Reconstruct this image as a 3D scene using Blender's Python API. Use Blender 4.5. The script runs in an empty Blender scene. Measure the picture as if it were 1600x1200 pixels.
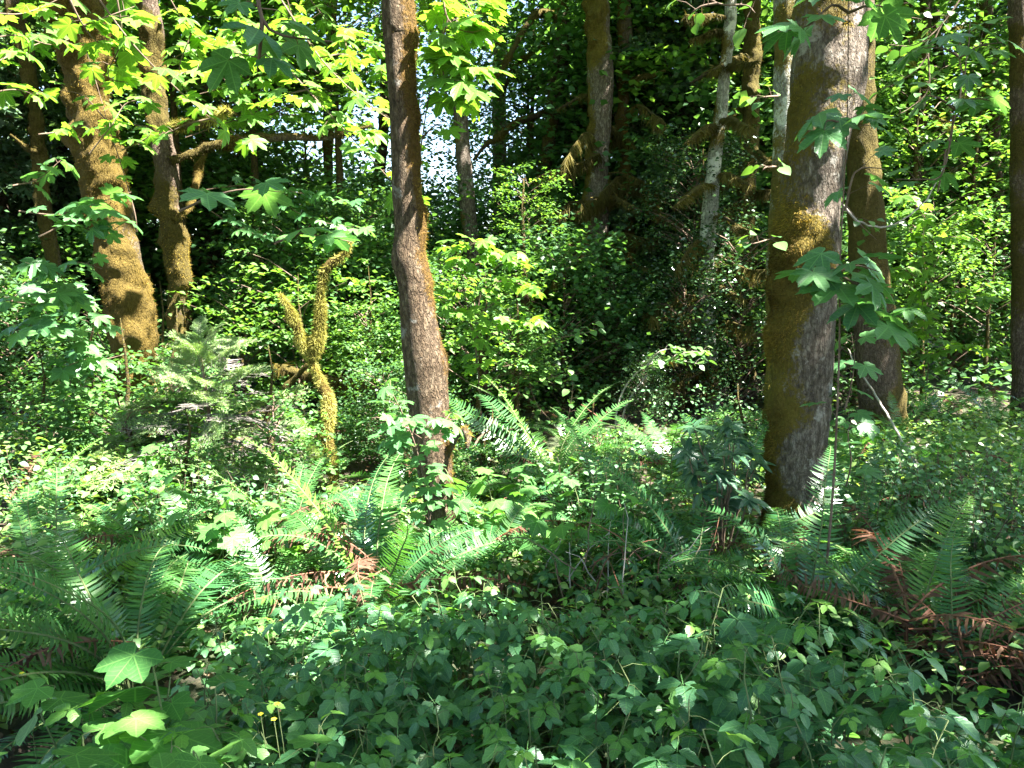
import bpy, math, random
import numpy as np
from mathutils import Matrix, Vector

# ------------------------------------------------------------------ camera, sky, sun, exposure
scene = bpy.context.scene
COL = scene.collection
CAM_Z, PITCH, FPX = 1.65, math.radians(8.0), 1200.0      # eye height, looking slightly down
cam_data = bpy.data.cameras.new("camera")
cam_data.sensor_width = 36.0
cam_data.lens = 27.0
cam_data.clip_end = 500.0
cam_data.clip_start = 0.02
cam = bpy.data.objects.new("camera", cam_data)
cam.location = (0, 0, CAM_Z)
cam.rotation_euler = (math.pi / 2 - PITCH, 0, 0)
COL.objects.link(cam)
scene.camera = cam

SUN = np.array([0.50, -0.20, 0.84]); SUN /= np.linalg.norm(SUN)
sun_el = math.asin(SUN[2]); sun_az = math.atan2(SUN[0], SUN[1])
world = bpy.data.worlds.new("World"); scene.world = world
world.use_nodes = True
wn = world.node_tree.nodes; wl = world.node_tree.links
sky = wn.new("ShaderNodeTexSky"); sky.sky_type = 'NISHITA'; sky.sun_disc = False
sky.sun_elevation = sun_el; sky.sun_rotation = sun_az
sky.air_density = 1.0; sky.dust_density = 1.0; sky.ozone_density = 1.0
wl.new(sky.outputs[0], wn["Background"].inputs[0])
wn["Background"].inputs[1].default_value = 0.05

sd = bpy.data.lights.new("sun", 'SUN'); sd.energy = 5.0; sd.angle = math.radians(0.53)
sd.color = (1.0, 0.965, 0.90)
sun = bpy.data.objects.new("sun", sd)
sun.rotation_euler = Vector(-SUN).to_track_quat('-Z', 'Y').to_euler()
sun.location = tuple(SUN * 40)
COL.objects.link(sun)

vs = scene.view_settings
vs.view_transform = 'Standard'; vs.look = 'None'; vs.gamma = 1.0; vs.use_curve_mapping = False
vs.exposure = 3.6
scene.cycles.max_bounces = 7
scene.cycles.diffuse_bounces = 4
scene.cycles.glossy_bounces = 2
scene.cycles.transmission_bounces = 5
scene.cycles.transparent_max_bounces = 4
scene.cycles.sample_clamp_indirect = 6.0
scene.cycles.caustics_reflective = False
scene.cycles.caustics_refractive = False

RNG = np.random.default_rng(11)
random.seed(11)

# ------------------------------------------------------------------ helpers
CP, SP = math.cos(PITCH), math.sin(PITCH)
def ray(px, py):
    xc, yc = (px - 800) / FPX, (600 - py) / FPX
    return np.array([xc, CP + yc * SP, -SP + yc * CP])
def at(px, py, Y):
    d = ray(px, py); return np.array([0, 0, CAM_Z]) + d * (Y / d[1])
def on(px, py, z=0.0):
    d = ray(px, py); return np.array([0, 0, CAM_Z]) + d * ((z - CAM_Z) / d[2])
def pix(p):
    q = np.asarray(p) - np.array([0, 0, CAM_Z])
    f = q[..., 1] * CP - q[..., 2] * SP; u = q[..., 1] * SP + q[..., 2] * CP
    return 800 + FPX * q[..., 0] / f, 600 - FPX * u / f

class Fbm:
    def __init__(s, seed, freq, octaves=4, n=10, gain=0.55):
        r = np.random.default_rng(seed); s.k = []; a = 1.0; tot = 0
        for o in range(octaves):
            d = r.normal(size=(n, 3)); d /= np.linalg.norm(d, axis=1)[:, None]
            s.k.append((d * freq * (2.0 ** o) * r.uniform(.7, 1.3, (n, 1)), r.uniform(0, 6.28, n), a)); tot += a * a; a *= gain
        s.norm = 1 / math.sqrt(tot * n / 2)
    def __call__(s, p):
        out = np.zeros(len(p))
        for k, ph, a in s.k: out += a * np.sin(p @ k.T + ph).sum(axis=1)
        return out * s.norm * .6

def nrm(a):
    a = np.asarray(a, float); return a / np.maximum(np.linalg.norm(a, axis=-1, keepdims=True), 1e-9)

def mesh_np(name, V, T, mats, uv=None, var=None, moss=None, smooth=True, midx=None):
    V = np.ascontiguousarray(V, np.float32); T = np.ascontiguousarray(T, np.int32)
    me = bpy.data.meshes.new(name)
    me.vertices.add(len(V)); me.vertices.foreach_set("co", V.ravel())
    me.loops.add(len(T) * 3); me.loops.foreach_set("vertex_index", T.ravel())
    me.polygons.add(len(T))
    me.polygons.foreach_set("loop_start", np.arange(0, len(T) * 3, 3, dtype=np.int32))
    me.polygons.foreach_set("loop_total", np.full(len(T), 3, np.int32))
    me.polygons.foreach_set("use_smooth", np.full(len(T), smooth))
    if midx is not None: me.polygons.foreach_set("material_index", np.asarray(midx, np.int32))
    if uv is not None:
        l = me.uv_layers.new(name="UVMap")
        l.data.foreach_set("uv", np.ascontiguousarray(uv, np.float32)[T.ravel()].ravel())
    for nm, a in (("var", var), ("moss", moss)):
        if a is not None:
            at_ = me.attributes.new(nm, 'FLOAT', 'POINT'); at_.data.foreach_set("value", np.ascontiguousarray(a, np.float32))
    for m in (mats if isinstance(mats, (list, tuple)) else [mats]): me.materials.append(m)
    me.update(calc_edges=True)
    return me

class MB:
    """collects triangle soup pieces and builds ONE mesh"""
    def __init__(s): s.V = []; s.T = []; s.U = []; s.R = []; s.M = []; s.I = []; s.n = 0
    def add(s, V, T, uv=None, var=None, moss=None, mi=0):
        V = np.asarray(V, float); T = np.asarray(T, int)
        s.V.append(V); s.T.append(T + s.n); s.n += len(V)
        s.U.append(np.zeros((len(V), 2)) if uv is None else uv)
        s.R.append(np.zeros(len(V)) if var is None else np.broadcast_to(var, (len(V),)))
        s.M.append(np.zeros(len(V)) if moss is None else moss)
        s.I.append(np.full(len(T), mi))
    def mesh(s, name, mats, smooth=True):
        return mesh_np(name, np.concatenate(s.V), np.concatenate(s.T), mats, np.concatenate(s.U), np.concatenate(s.R), np.concatenate(s.M), smooth, np.concatenate(s.I))

def link(name, data, parent=None, mat=None, kind=None):
    o = bpy.data.objects.new(name, data); COL.objects.link(o)
    if parent is not None: o.parent = parent
    if mat is not None: o.matrix_basis = mat
    if kind: o["kind"] = kind
    return o
def tag(o, label, cat, group=None):
    o["label"] = label; o["category"] = cat
    if group: o["group"] = group
    return o
def thing(name, label, cat, loc, group=None):
    o = bpy.data.objects.new(name, None); COL.objects.link(o); o.location = tuple(loc); o.empty_display_size = .1
    return tag(o, label, cat, group)
def copy_tree(root, kids, loc, rz, sc, label, group=None, drop=0.0, rng=None):
    """KIDS: the thing's parts [(part, [sub-parts])]"""
    r = root.copy(); COL.objects.link(r)
    r.location = tuple(loc); r.rotation_euler = (0, 0, rz); r.scale = (sc, sc, sc)
    r["label"] = label
    if group: r["group"] = group
    for ch in kids:
        if drop and rng.random() < drop: continue
        c = ch.copy(); COL.objects.link(c); c.parent = r
    return r

def frame_mat(pos, d, n, s):
    d = nrm(d); x = nrm(np.cross(d, n)); z = np.cross(x, d)
    return Matrix(((x[0]*s, d[0]*s, z[0]*s, pos[0]), (x[1]*s, d[1]*s, z[1]*s, pos[1]), (x[2]*s, d[2]*s, z[2]*s, pos[2]), (0, 0, 0, 1)))

def frames(dirs, norms):
    d = nrm(dirs); x = nrm(np.cross(d, norms)); z = np.cross(x, d)
    return np.stack([x, d, z], axis=2)
def scatter(mb, tmpl, pos, fr, sc, var, mi=0):
    V, T, U = tmpl; N = len(pos)
    if N == 0: return
    W = np.einsum('nij,vj->nvi', fr * np.asarray(sc).reshape(-1, 1, 1), V) + np.asarray(pos)[:, None, :]
    TT = (T[None] + (np.arange(N) * len(V))[:, None, None]).reshape(-1, 3)
    mb.add(W.reshape(-1, 3), TT, np.tile(U, (N, 1)), np.repeat(np.asarray(var), len(V)), None, mi)

def catmull(P, step):
    P = np.asarray(P, float); out = []
    Q = np.vstack([2 * P[0] - P[1], P, 2 * P[-1] - P[-2]])
    for i in range(len(P) - 1):
        a, b, c, d = Q[i:i + 4]; L = np.linalg.norm((c - b)[:3]); n = max(1, int(round(L / step)))
        t = (np.arange(n) / n)[:, None]
        out.append(.5 * ((2*b) + (-a + c)*t + (2*a - 5*b + 4*c - d)*t*t + (-a + 3*b - 3*c + d)*t**3))
    out.append(P[-1:]); return np.vstack(out)

def tube(path, seg=8, cap=True):
    """path: n x 4 (x,y,z,radius) -> V, T, radial dirs"""
    P = path[:, :3]; r = np.maximum(path[:, 3], 1e-4); n = len(P)
    t = nrm(np.gradient(P, axis=0)) if n > 1 else np.array([[0, 0, 1.]])
    m = np.abs(t).mean(axis=0); ref = np.eye(3)[int(np.argmin(m))]
    u = nrm(np.cross(t, ref)); v = np.cross(t, u)
    a = np.linspace(0, 2 * np.pi, seg, endpoint=False)
    rad = u[:, None] * np.cos(a)[None, :, None] + v[:, None] * np.sin(a)[None, :, None]
    V = (P[:, None] + rad * r[:, None, None]).reshape(-1, 3)
    i = np.arange(n - 1)[:, None] * seg; j = np.arange(seg)[None]; k = (np.arange(seg) + 1) % seg
    A = (i + j).ravel(); B = (i + k).ravel(); C = (i + seg + k).ravel(); D = (i + seg + j).ravel()
    T = np.vstack([np.stack([A, B, C], 1), np.stack([A, C, D], 1)])
    if cap:
        V = np.vstack([V, P[-1:] + t[-1:] * r[-1] * .5]); e = len(V) - 1; b0 = (n - 1) * seg
        T = np.vstack([T, np.stack([b0 + np.arange(seg), b0 + k, np.full(seg, e)], 1)])
        rad = np.vstack([rad.reshape(-1, 3), t[-1:]])
    else: rad = rad.reshape(-1, 3)
    return V, T, rad

# ------------------------------------------------------------------ materials
def nt(name):
    m = bpy.data.materials.new(name); m.use_nodes = True
    n = m.node_tree.nodes; l = m.node_tree.links; b = n["Principled BSDF"]
    return m, n, l, b
def math_node(n, l, op, a, b=None, c=None, clamp=False):
    x = n.new("ShaderNodeMath"); x.operation = op; x.use_clamp = clamp
    for i, s in enumerate((a, b, c)):
        if s is None: continue
        if isinstance(s, (int, float)): x.inputs[i].default_value = s
        else: l.new(s, x.inputs[i])
    return x.outputs[0]
def mix_col(n, l, f, a, b):
    x = n.new("ShaderNodeMix"); x.data_type = 'RGBA'
    for s, k in ((f, 0), (a, 6), (b, 7)):
        if isinstance(s, (int, float)): x.inputs[k].default_value = s
        elif isinstance(s, tuple): x.inputs[k].default_value = (*s, 1) if len(s) == 3 else s
        else: l.new(s, x.inputs[k])
    return x.outputs[2]
def ramp(n, l, f, stops):
    r = n.new("ShaderNodeValToRGB"); l.new(f, r.inputs[0])
    e = r.color_ramp.elements
    while len(e) < len(stops): e.new(.5)
    for el, (p, c) in zip(e, stops): el.position = p; el.color = (*c, 1)
    return r.outputs[0]

def leaf_mat(name, dark, mid, light, trans=0.38, rough=.42, spec=.5, vein=None, tcol=None, tgain=1.65):
    m, n, l, b = nt(name)
    oi = n.new("ShaderNodeObjectInfo"); at_ = n.new("ShaderNodeAttribute"); at_.attribute_name = "var"
    v = at_.outputs["Fac"] if "moss" in name else math_node(n, l, 'FRACT', math_node(n, l, 'ADD', oi.outputs["Random"], at_.outputs["Fac"]))
    base = ramp(n, l, v, [(0, dark), (.55, mid), (1, light)])
    tc = n.new("ShaderNodeTexCoord")
    nz = n.new("ShaderNodeTexNoise"); nz.inputs["Scale"].default_value = 18; nz.inputs["Detail"].default_value = 3
    l.new(tc.outputs["Object"], nz.inputs["Vector"])
    hv = n.new("ShaderNodeHueSaturation"); l.new(base, hv.inputs["Color"])
    l.new(math_node(n, l, 'MULTIPLY_ADD', nz.outputs["Fac"], .5, .75), hv.inputs["Value"])
    col = hv.outputs[0]
    if vein:
        uvn = n.new("ShaderNodeUVMap"); sx = n.new("ShaderNodeSeparateXYZ"); l.new(uvn.outputs[0], sx.inputs[0])
        if vein == 'ovate':       # u across, v along: midrib plus slanting side veins
            au = math_node(n, l, 'ABSOLUTE', sx.outputs[0])
            mr = math_node(n, l, 'LESS_THAN', au, .045)
            ph = math_node(n, l, 'PINGPONG', math_node(n, l, 'SUBTRACT', math_node(n, l, 'MULTIPLY', sx.outputs[1], 7.0), math_node(n, l, 'MULTIPLY', au, 1.6)), .5)
        else:                     # palmate: veins radiate from the leaf stalk
            an = math_node(n, l, 'ABSOLUTE', math_node(n, l, 'ARCTAN2', sx.outputs[0], sx.outputs[1]))
            pp = math_node(n, l, 'PINGPONG', an, math.radians(25))
            rr = math_node(n, l, 'SQRT', math_node(n, l, 'ADD', math_node(n, l, 'MULTIPLY', sx.outputs[0], sx.outputs[0]), math_node(n, l, 'MULTIPLY', sx.outputs[1], sx.outputs[1])))
            mr = math_node(n, l, 'LESS_THAN', math_node(n, l, 'MULTIPLY', pp, rr), .016)
            ph = math_node(n, l, 'PINGPONG', math_node(n, l, 'SUBTRACT', math_node(n, l, 'MULTIPLY', rr, 7.0), math_node(n, l, 'MULTIPLY', pp, 3.0)), .5)
        sv = math_node(n, l, 'LESS_THAN', ph, .07)
        vv = math_node(n, l, 'MAXIMUM', mr, math_node(n, l, 'MULTIPLY', sv, .45))
        col = mix_col(n, l, math_node(n, l, 'MULTIPLY', vv, .45), col, tuple(min(1, c * 1.7 + .02) for c in light))
        bp = n.new("ShaderNodeBump"); bp.inputs["Strength"].default_value = .5; bp.inputs["Distance"].default_value = .003
        l.new(math_node(n, l, 'MULTIPLY', math_node(n, l, 'SMOOTH_MIN', ph, .3, .1), math_node(n, l, 'SUBTRACT', 1.0, mr)), bp.inputs["Height"])
        l.new(bp.outputs[0], b.inputs["Normal"])
    l.new(col, b.inputs["Base Color"]); b.inputs["Roughness"].default_value = rough; b.inputs["Specular IOR Level"].default_value = spec
    tr = n.new("ShaderNodeBsdfTranslucent")
    if tcol is None: tcol = (1.22, 1.15, .42)
    mt = n.new("ShaderNodeMix"); mt.data_type = 'RGBA'; mt.blend_type = 'MULTIPLY'; mt.inputs[0].default_value = 1
    l.new(col, mt.inputs[6]); mt.inputs[7].default_value = tuple(c * tgain for c in tcol) + (1,); mt.clamp_result = False
    l.new(mt.outputs[2], tr.inputs[0])
    ms = n.new("ShaderNodeMixShader"); ms.inputs[0].default_value = trans
    l.new(b.outputs[0], ms.inputs[1]); l.new(tr.outputs[0], ms.inputs[2])
    l.new(ms.outputs[0], n["Material Output"].inputs[0])
    return m

def bark_mat(name, c1, c2, c3, moss_a, moss_b, lichen=None, scale=1.0):
    m, n, l, b = nt(name)
    tc = n.new("ShaderNodeTexCoord")
    mp = n.new("ShaderNodeMapping"); mp.inputs["Scale"].default_value = (24 * scale, 24 * scale, 10 * scale); l.new(tc.outputs["Object"], mp.inputs[0])
    n1 = n.new("ShaderNodeTexNoise"); n1.inputs["Scale"].default_value = 1.6; n1.inputs["Detail"].default_value = 9; n1.inputs["Roughness"].default_value = .72; l.new(mp.outputs[0], n1.inputs["Vector"])
    vo = n.new("ShaderNodeTexVoronoi"); vo.feature = 'DISTANCE_TO_EDGE'; vo.inputs["Scale"].default_value = 1.5; wv = n.new("ShaderNodeTexNoise"); wv.inputs["Scale"].default_value = 2.2; wv.inputs["Detail"].default_value = 5; l.new(mp.outputs[0], wv.inputs["Vector"]); va = n.new("ShaderNodeVectorMath"); va.operation = 'MULTIPLY_ADD'; l.new(wv.outputs["Color"], va.inputs[0]); va.inputs[1].default_value = (1.3, 1.3, 1.3); l.new(mp.outputs[0], va.inputs[2]); l.new(va.outputs[0], vo.inputs["Vector"])
    n2 = n.new("ShaderNodeTexNoise"); n2.inputs["Scale"].default_value = 5.5; n2.inputs["Detail"].default_value = 6; n2.inputs["Roughness"].default_value = .65; l.new(tc.outputs["Object"], n2.inputs["Vector"])
    col = ramp(n, l, n1.outputs["Fac"], [(.28, c1), (.5, c2), (.72, c3)])
    ck = n.new("ShaderNodeHueSaturation"); l.new(col, ck.inputs["Color"]); l.new(math_node(n, l, 'MULTIPLY_ADD', math_node(n, l, 'MINIMUM', vo.outputs["Distance"], .2), 2.4, .62), ck.inputs["Value"]); col = ck.outputs[0]  # cracks darkened in the colour, standing in for shade in the relief
    if lichen:
        lm = ramp(n, l, n2.outputs["Fac"], [(lichen[1], (0, 0, 0)), (lichen[1] + .06, (1, 1, 1))])
        col = mix_col(n, l, lm, col, lichen[0])
    at_ = n.new("ShaderNodeAttribute"); at_.attribute_name = "moss"
    n3 = n.new("ShaderNodeTexNoise"); n3.inputs["Scale"].default_value = 38; n3.inputs["Detail"].default_value = 6; n3.inputs["Roughness"].default_value = .7; l.new(tc.outputs["Object"], n3.inputs["Vector"])
    f = math_node(n, l, 'ADD', at_.outputs["Fac"], math_node(n, l, 'MULTIPLY_ADD', n3.outputs["Fac"], 1.1, -.55))
    f = math_node(n, l, 'MULTIPLY_ADD', math_node(n, l, 'SUBTRACT', f, .45), 5.0, .5, clamp=True)
    mc = mix_col(n, l, n2.outputs["Fac"], moss_a, moss_b)
    hv = n.new("ShaderNodeHueSaturation"); l.new(mc, hv.inputs["Color"]); l.new(math_node(n, l, 'MULTIPLY_ADD', n3.outputs["Fac"], 1.6, .2), hv.inputs["Value"])
    col = mix_col(n, l, f, col, hv.outputs[0])
    l.new(col, b.inputs["Base Color"]); b.inputs["Roughness"].default_value = .92; b.inputs["Specular IOR Level"].default_value = .15
    h = math_node(n, l, 'ADD', math_node(n, l, 'MULTIPLY', math_node(n, l, 'MINIMUM', vo.outputs["Distance"], .25), 1.2), math_node(n, l, 'ADD', n1.outputs["Fac"], math_node(n, l, 'MULTIPLY', n3.outputs["Fac"], .6)))
    bp = n.new("ShaderNodeBump"); bp.inputs["Strength"].default_value = 1.0; bp.inputs["Distance"].default_value = .03
    l.new(h, bp.inputs["Height"]); l.new(bp.outputs[0], b.inputs["Normal"])
    return m

def plain_mat(name, c1, c2, rough=.85, scale=20, trans=0):
    if trans: return leaf_mat(name, c1, tuple((a + b) / 2 for a, b in zip(c1, c2)), c2, trans, rough, .2)
    m, n, l, b = nt(name)
    tc = n.new("ShaderNodeTexCoord"); nz = n.new("ShaderNodeTexNoise"); nz.inputs["Scale"].default_value = scale; nz.inputs["Detail"].default_value = 6
    l.new(tc.outputs["Object"], nz.inputs["Vector"])
    l.new(ramp(n, l, nz.outputs["Fac"], [(.3, c1), (.7, c2)]), b.inputs["Base Color"])
    b.inputs["Roughness"].default_value = rough; b.inputs["Specular IOR Level"].default_value = .25
    bp = n.new("ShaderNodeBump"); bp.inputs["Strength"].default_value = .5; bp.inputs["Distance"].default_value = .01
    l.new(nz.outputs["Fac"], bp.inputs["Height"]); l.new(bp.outputs[0], b.inputs["Normal"])
    return m

M = {}
MOSS_A, MOSS_B = (.045, .036, .010), (.115, .086, .022)
M['bark_grey'] = bark_mat('grey_bark', (.045, .033, .024), (.145, .115, .088), (.34, .295, .24), (.055, .042, .010), (.18, .135, .024), ((.36, .33, .285), .60))
M['bark_brown'] = bark_mat('brown_bark', (.045, .030, .02), (.12, .085, .06), (.22, .17, .13), MOSS_A, MOSS_B, ((.30, .28, .24), .66))
M['bark_gold'] = bark_mat('mossy_bark', (.06, .045, .03), (.13, .10, .07), (.22, .18, .14), (.05, .036, .010), (.155, .105, .022))
M['bark_warm'] = bark_mat('warm_grey_bark', (.032, .022, .014), (.105, .072, .044), (.22, .17, .115), (.05, .03, .009), (.15, .085, .022), ((.25, .23, .20), .62))
M['bark_alder'] = bark_mat('pale_alder_bark', (.09, .08, .06), (.28, .275, .23), (.50, .50, .43), (.07, .06, .014), (.17, .13, .03), ((.62, .62, .54), .52))
M['bark_dark'] = bark_mat('dark_bark', (.03, .022, .015), (.07, .05, .035), (.14, .11, .085), (.05, .042, .012), (.11, .085, .02))
M['moss_gold'] = leaf_mat('golden_moss', (.045, .030, .008), (.135, .092, .020), (.27, .195, .036), .25, .8, .1, tcol=(1.1, 1.0, .4))
M['moss_olive'] = leaf_mat('olive_moss', (.022, .018, .006), (.078, .060, .015), (.19, .155, .026), .25, .8, .1, tcol=(1.1, 1.0, .4))
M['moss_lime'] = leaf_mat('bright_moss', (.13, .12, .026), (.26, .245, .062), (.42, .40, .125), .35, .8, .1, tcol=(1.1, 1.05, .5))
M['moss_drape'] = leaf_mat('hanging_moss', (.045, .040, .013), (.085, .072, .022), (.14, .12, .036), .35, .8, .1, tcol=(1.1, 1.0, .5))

M['maple'] = leaf_mat('maple_leaf', (.055, .135, .024), (.085, .19, .03), (.14, .26, .04), .46, .45, .4, 'palm')
M['maple_far'] = leaf_mat('maple_leaf_far', (.046, .115, .026), (.074, .165, .034), (.125, .235, .05), .40, .5, .4)
M['maple_cool'] = leaf_mat('maple_leaf_cool', (.04, .12, .045), (.065, .165, .055), (.09, .20, .06), .35, .40, .55, 'palm', (1.1, 1.1, .5))
M['bramble'] = leaf_mat('salmonberry_leaf', (.034, .110, .050), (.054, .152, .064), (.10, .225, .058), .34, .38, .55, 'ovate', (1.1, 1.15, .4))
M['bramble_lime'] = leaf_mat('salmonberry_young_leaf', (.08, .20, .04), (.11, .25, .045), (.15, .30, .05), .42, .42, .5, 'ovate')
M['thimble'] = leaf_mat('thimbleberry_leaf', (.045, .14, .035), (.065, .18, .04), (.10, .23, .045), .36, .5, .35, 'palm', (1.1, 1.1, .4))
M['shrub'] = leaf_mat('shrub_leaf', (.042, .11, .032), (.066, .155, .04), (.115, .22, .055), .34, .42, .5)
M['cover'] = leaf_mat('ground_cover_leaf', (.06, .145, .045), (.105, .20, .055), (.19, .28, .085), .34, .4, .5)
M['snow'] = leaf_mat('snowberry_leaf', (.05, .135, .06), (.08, .18, .075), (.13, .235, .09), .3, .42, .5, None, (1.1, 1.1, .6))
M['holly'] = leaf_mat('glossy_dark_leaf', (.018, .045, .018), (.03, .07, .026), (.05, .10, .035), .2, .22, .7)
M['dark_leaf'] = leaf_mat('dark_forest_leaf', (.034, .088, .032), (.055, .135, .044), (.092, .19, .055), .42, .45, .45)
M['conifer'] = leaf_mat('conifer_needles', (.035, .075, .04), (.055, .105, .055), (.09, .15, .075), .25, .5, .4)
M['fir'] = leaf_mat('fir_needles', (.11, .21, .075), (.18, .29, .105), (.29, .39, .165), .25, .45, .5)  # needle colour lightened to carry the sun glare
M['fir_dead'] = plain_mat('grey_twigs', (.10, .085, .075), (.23, .205, .185))
M['fern'] = leaf_mat('fern_frond', (.032, .11, .04), (.05, .145, .045), (.085, .20, .05), .34, .27, .85, None, (1.1, 1.15, .4))
M['fern_lime'] = leaf_mat('young_fern_frond', (.07, .17, .03), (.10, .22, .035), (.15, .28, .045), .42, .38, .5)
M['fern_dead'] = leaf_mat('dead_fern_frond', (.045, .022, .015), (.095, .048, .030), (.19, .115, .075), .25, .75, .15, None, (1.1, .9, .7))
M['rhodo'] = leaf_mat('leathery_leaf', (.022, .065, .035), (.035, .085, .045), (.055, .12, .055), .12, .3, .6, 'ovate', (1, 1.1, .6))
M['grass'] = leaf_mat('grass_blade', (.06, .15, .03), (.10, .21, .04), (.16, .28, .05), .4, .4, .4)
M['twig'] = plain_mat('brown_twig', (.07, .045, .03), (.17, .12, .085))
M['twig_green'] = plain_mat('green_stem', (.07, .10, .035), (.14, .17, .07))
M['twig_grey'] = plain_mat('grey_stick', (.20, .17, .14), (.38, .34, .30))
M['red_twig'] = plain_mat('red_brown_stem', (.10, .04, .025), (.22, .10, .06))
M['litter'] = leaf_mat('leaf_litter', (.05, .03, .018), (.10, .062, .038), (.17, .115, .075), .15, .8, .15, None, (1, .9, .7))
M['yellow'] = plain_mat('yellow_petal', (.75, .58, .03), (.9, .75, .06), .5, 30)
M['tan'] = plain_mat('tan_boards', (.40, .27, .17), (.50, .35, .23), .8, 9)
M['roof'] = plain_mat('brown_shingles', (.10, .07, .05), (.18, .13, .10), .9, 14)

# ------------------------------------------------------------------ leaf shapes (unit length along +Y, face up +Z)
def t_diamond(w=.36, fold=.10):
    V = np.array([[0, 0, 0], [w, .42, fold], [0, 1, -.06], [-w, .42, fold]]); T = np.array([[0, 1, 2], [0, 2, 3]])
    return V, T, V[:, :2].copy()
def t_oval(w=.34, fold=.09, droop=.12, n=4, tooth=0.0, tip=1.0):
    vs_ = np.linspace(0, 1, n + 1); V = []; U = []; T = []
    V.append((0, 0, 0)); U.append((0, 0))
    for i, v in enumerate(vs_[1:-1]):
        ww = w * (2.05 * v ** .62 * (1 - v) ** .85 if tip > 1 else math.sin(math.pi * v ** .72) ** .85) * (1 + tooth * (1 if i % 2 else -1)); z = -droop * v * v
        V += [(-ww, v, z + fold * ww / w), (0, v, z), (ww, v, z + fold * ww / w)]; U += [(-1, v), (0, v), (1, v)]
    V.append((0, 1, -droop)); U.append((0, 1)); e = len(V) - 1
    T += [(0, 2, 1), (0, 3, 2)]
    for i in range(n - 2):
        a = 1 + 3 * i; b = a + 3
        T += [(a, a + 1, b + 1), (a, b + 1, b), (a + 1, a + 2, b + 2), (a + 1, b + 2, b + 1)]
    a = 1 + 3 * (n - 2); T += [(a, a + 1, e), (a + 1, a + 2, e)]
    return np.array(V, float), np.array(T), np.array(U, float)
def xf(t, rz=0, s=1, tx=0, ty=0, rx=0, tz=0):
    V, T, U = t; V = V * s; c, d = math.cos(rx), math.sin(rx)
    V = np.stack([V[:, 0], V[:, 1] * c - V[:, 2] * d, V[:, 1] * d + V[:, 2] * c], 1)
    c, d = math.cos(rz), math.sin(rz)
    return np.stack([V[:, 0] * c - V[:, 1] * d + tx, V[:, 0] * d + V[:, 1] * c + ty, V[:, 2] + tz], 1), T, U
def join_t(*ts):
    V, T, U, n = [], [], [], 0
    for a, b, c in ts: V.append(a); T.append(b + n); U.append(c); n += len(a)
    return np.vstack(V), np.vstack(T), np.vstack(U)
def t_palm(pts, droop=.18, ridge=.05):
    full = [(a, r) for a, r in pts] + [(-a, r) for a, r in reversed(pts) if a > 0 and a < 180]
    V = [(0, 0, 0)]; U = [(0, 0)]
    for a, r in full:
        x, y = math.sin(math.radians(a)) * r, math.cos(math.radians(a)) * r
        pp = abs(((abs(a) + 25) % 50) - 25) / 25
        V.append((x, y, -droop * r * r + ridge * (pp - .4) * r)); U.append((x, y))
    n = len(full); T = [(0, 1 + (i + 1) % n, 1 + i) for i in range(n)]
    return np.array(V, float), np.array(T), np.array(U, float)
MAPLE_PTS = [(0, 1.0), (6, .88), (12, .86), (16, .74), (24, .50), (31, .70), (38, .84), (44, .82), (50, .96), (56, .82), (63, .80), (68, .66), (76, .50), (84, .62), (92, .64), (101, .74), (110, .58), (126, .54), (146, .46), (164, .28), (180, .06)]
THIMBLE_PTS = [(0, 1.0), (9, .84), (16, .80), (25, .66), (35, .78), (48, .90), (60, .80), (74, .64), (88, .70), (102, .74), (120, .62), (142, .50), (160, .30), (180, .06)]
MAPLE_LOW = [(0, 1.0), (24, .42), (50, .93), (76, .42), (102, .62), (150, .28), (180, .05)]
T_MAPLE = [t_palm(MAPLE_PTS, d, r) for d, r in ((.18, .07), (.42, .09), (.08, .13))]
T_MAPLE_LOW = t_palm(MAPLE_LOW, .15, .06)
T_THIMBLE = [t_palm(THIMBLE_PTS, d, r) for d, r in ((.12, .05), (.28, .07))]
T_DIA = t_diamond(); T_DIAW = t_diamond(.46, .07); T_OVAL = t_oval(n=3); T_OVAL4 = t_oval(.40, .07, .12, 4)
T_BLADE = (np.array([[-.06, 0, 0], [.06, 0, 0], [0, 1, -.05]]), np.array([[0, 1, 2]]), np.array([[-1, 0], [1, 0], [0, 1.]]))
def trifoliate(seed):
    r = random.Random(seed)
    l1 = t_oval(.41, .09, r.uniform(.08, .28), 8, .10, 2); l2 = t_oval(.43, .09, r.uniform(.10, .34), 7, .10, 2)
    return join_t(xf(l1, r.uniform(-.1, .1), .66, 0, .44, r.uniform(-.35, .1)), xf(l2, r.uniform(1.15, 1.45), .56, -.03, .33, r.uniform(-.35, .1)), xf(l2, -r.uniform(1.15, 1.45), .56, .03, .33, r.uniform(-.35, .1)),
                  (np.array([[-.012, 0, 0], [.012, 0, 0], [.008, .4, 0], [-.008, .4, 0]]), np.array([[0, 1, 2], [0, 2, 3]]), np.zeros((4, 2))))
T_TRI = [trifoliate(i) for i in range(4)]
def leaf_mesh(name, t, mat): return mesh_np(name, t[0], t[1], mat, t[2])
LM = {'maple': [leaf_mesh('maple_leaf', t, M['maple']) for t in T_MAPLE],
      'maple_cool': [leaf_mesh('maple_leaf', t, M['maple_cool']) for t in T_MAPLE],
      'bramble': [leaf_mesh('bramble_leaf', t, M['bramble']) for t in T_TRI],
      'bramble_lime': [leaf_mesh('bramble_leaf', t, M['bramble_lime']) for t in T_TRI],
      'thimble': [leaf_mesh('thimble_leaf', t, M['thimble']) for t in T_THIMBLE],
      'oval': [leaf_mesh('oval_leaf', t_oval(.40, .07, d, 5), M['shrub']) for d in (.1, .25)],
      'rhodo': [leaf_mesh('leathery_leaf', t_oval(.17, .05, d, 5), M['rhodo']) for d in (.15, .35)]}

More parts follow.
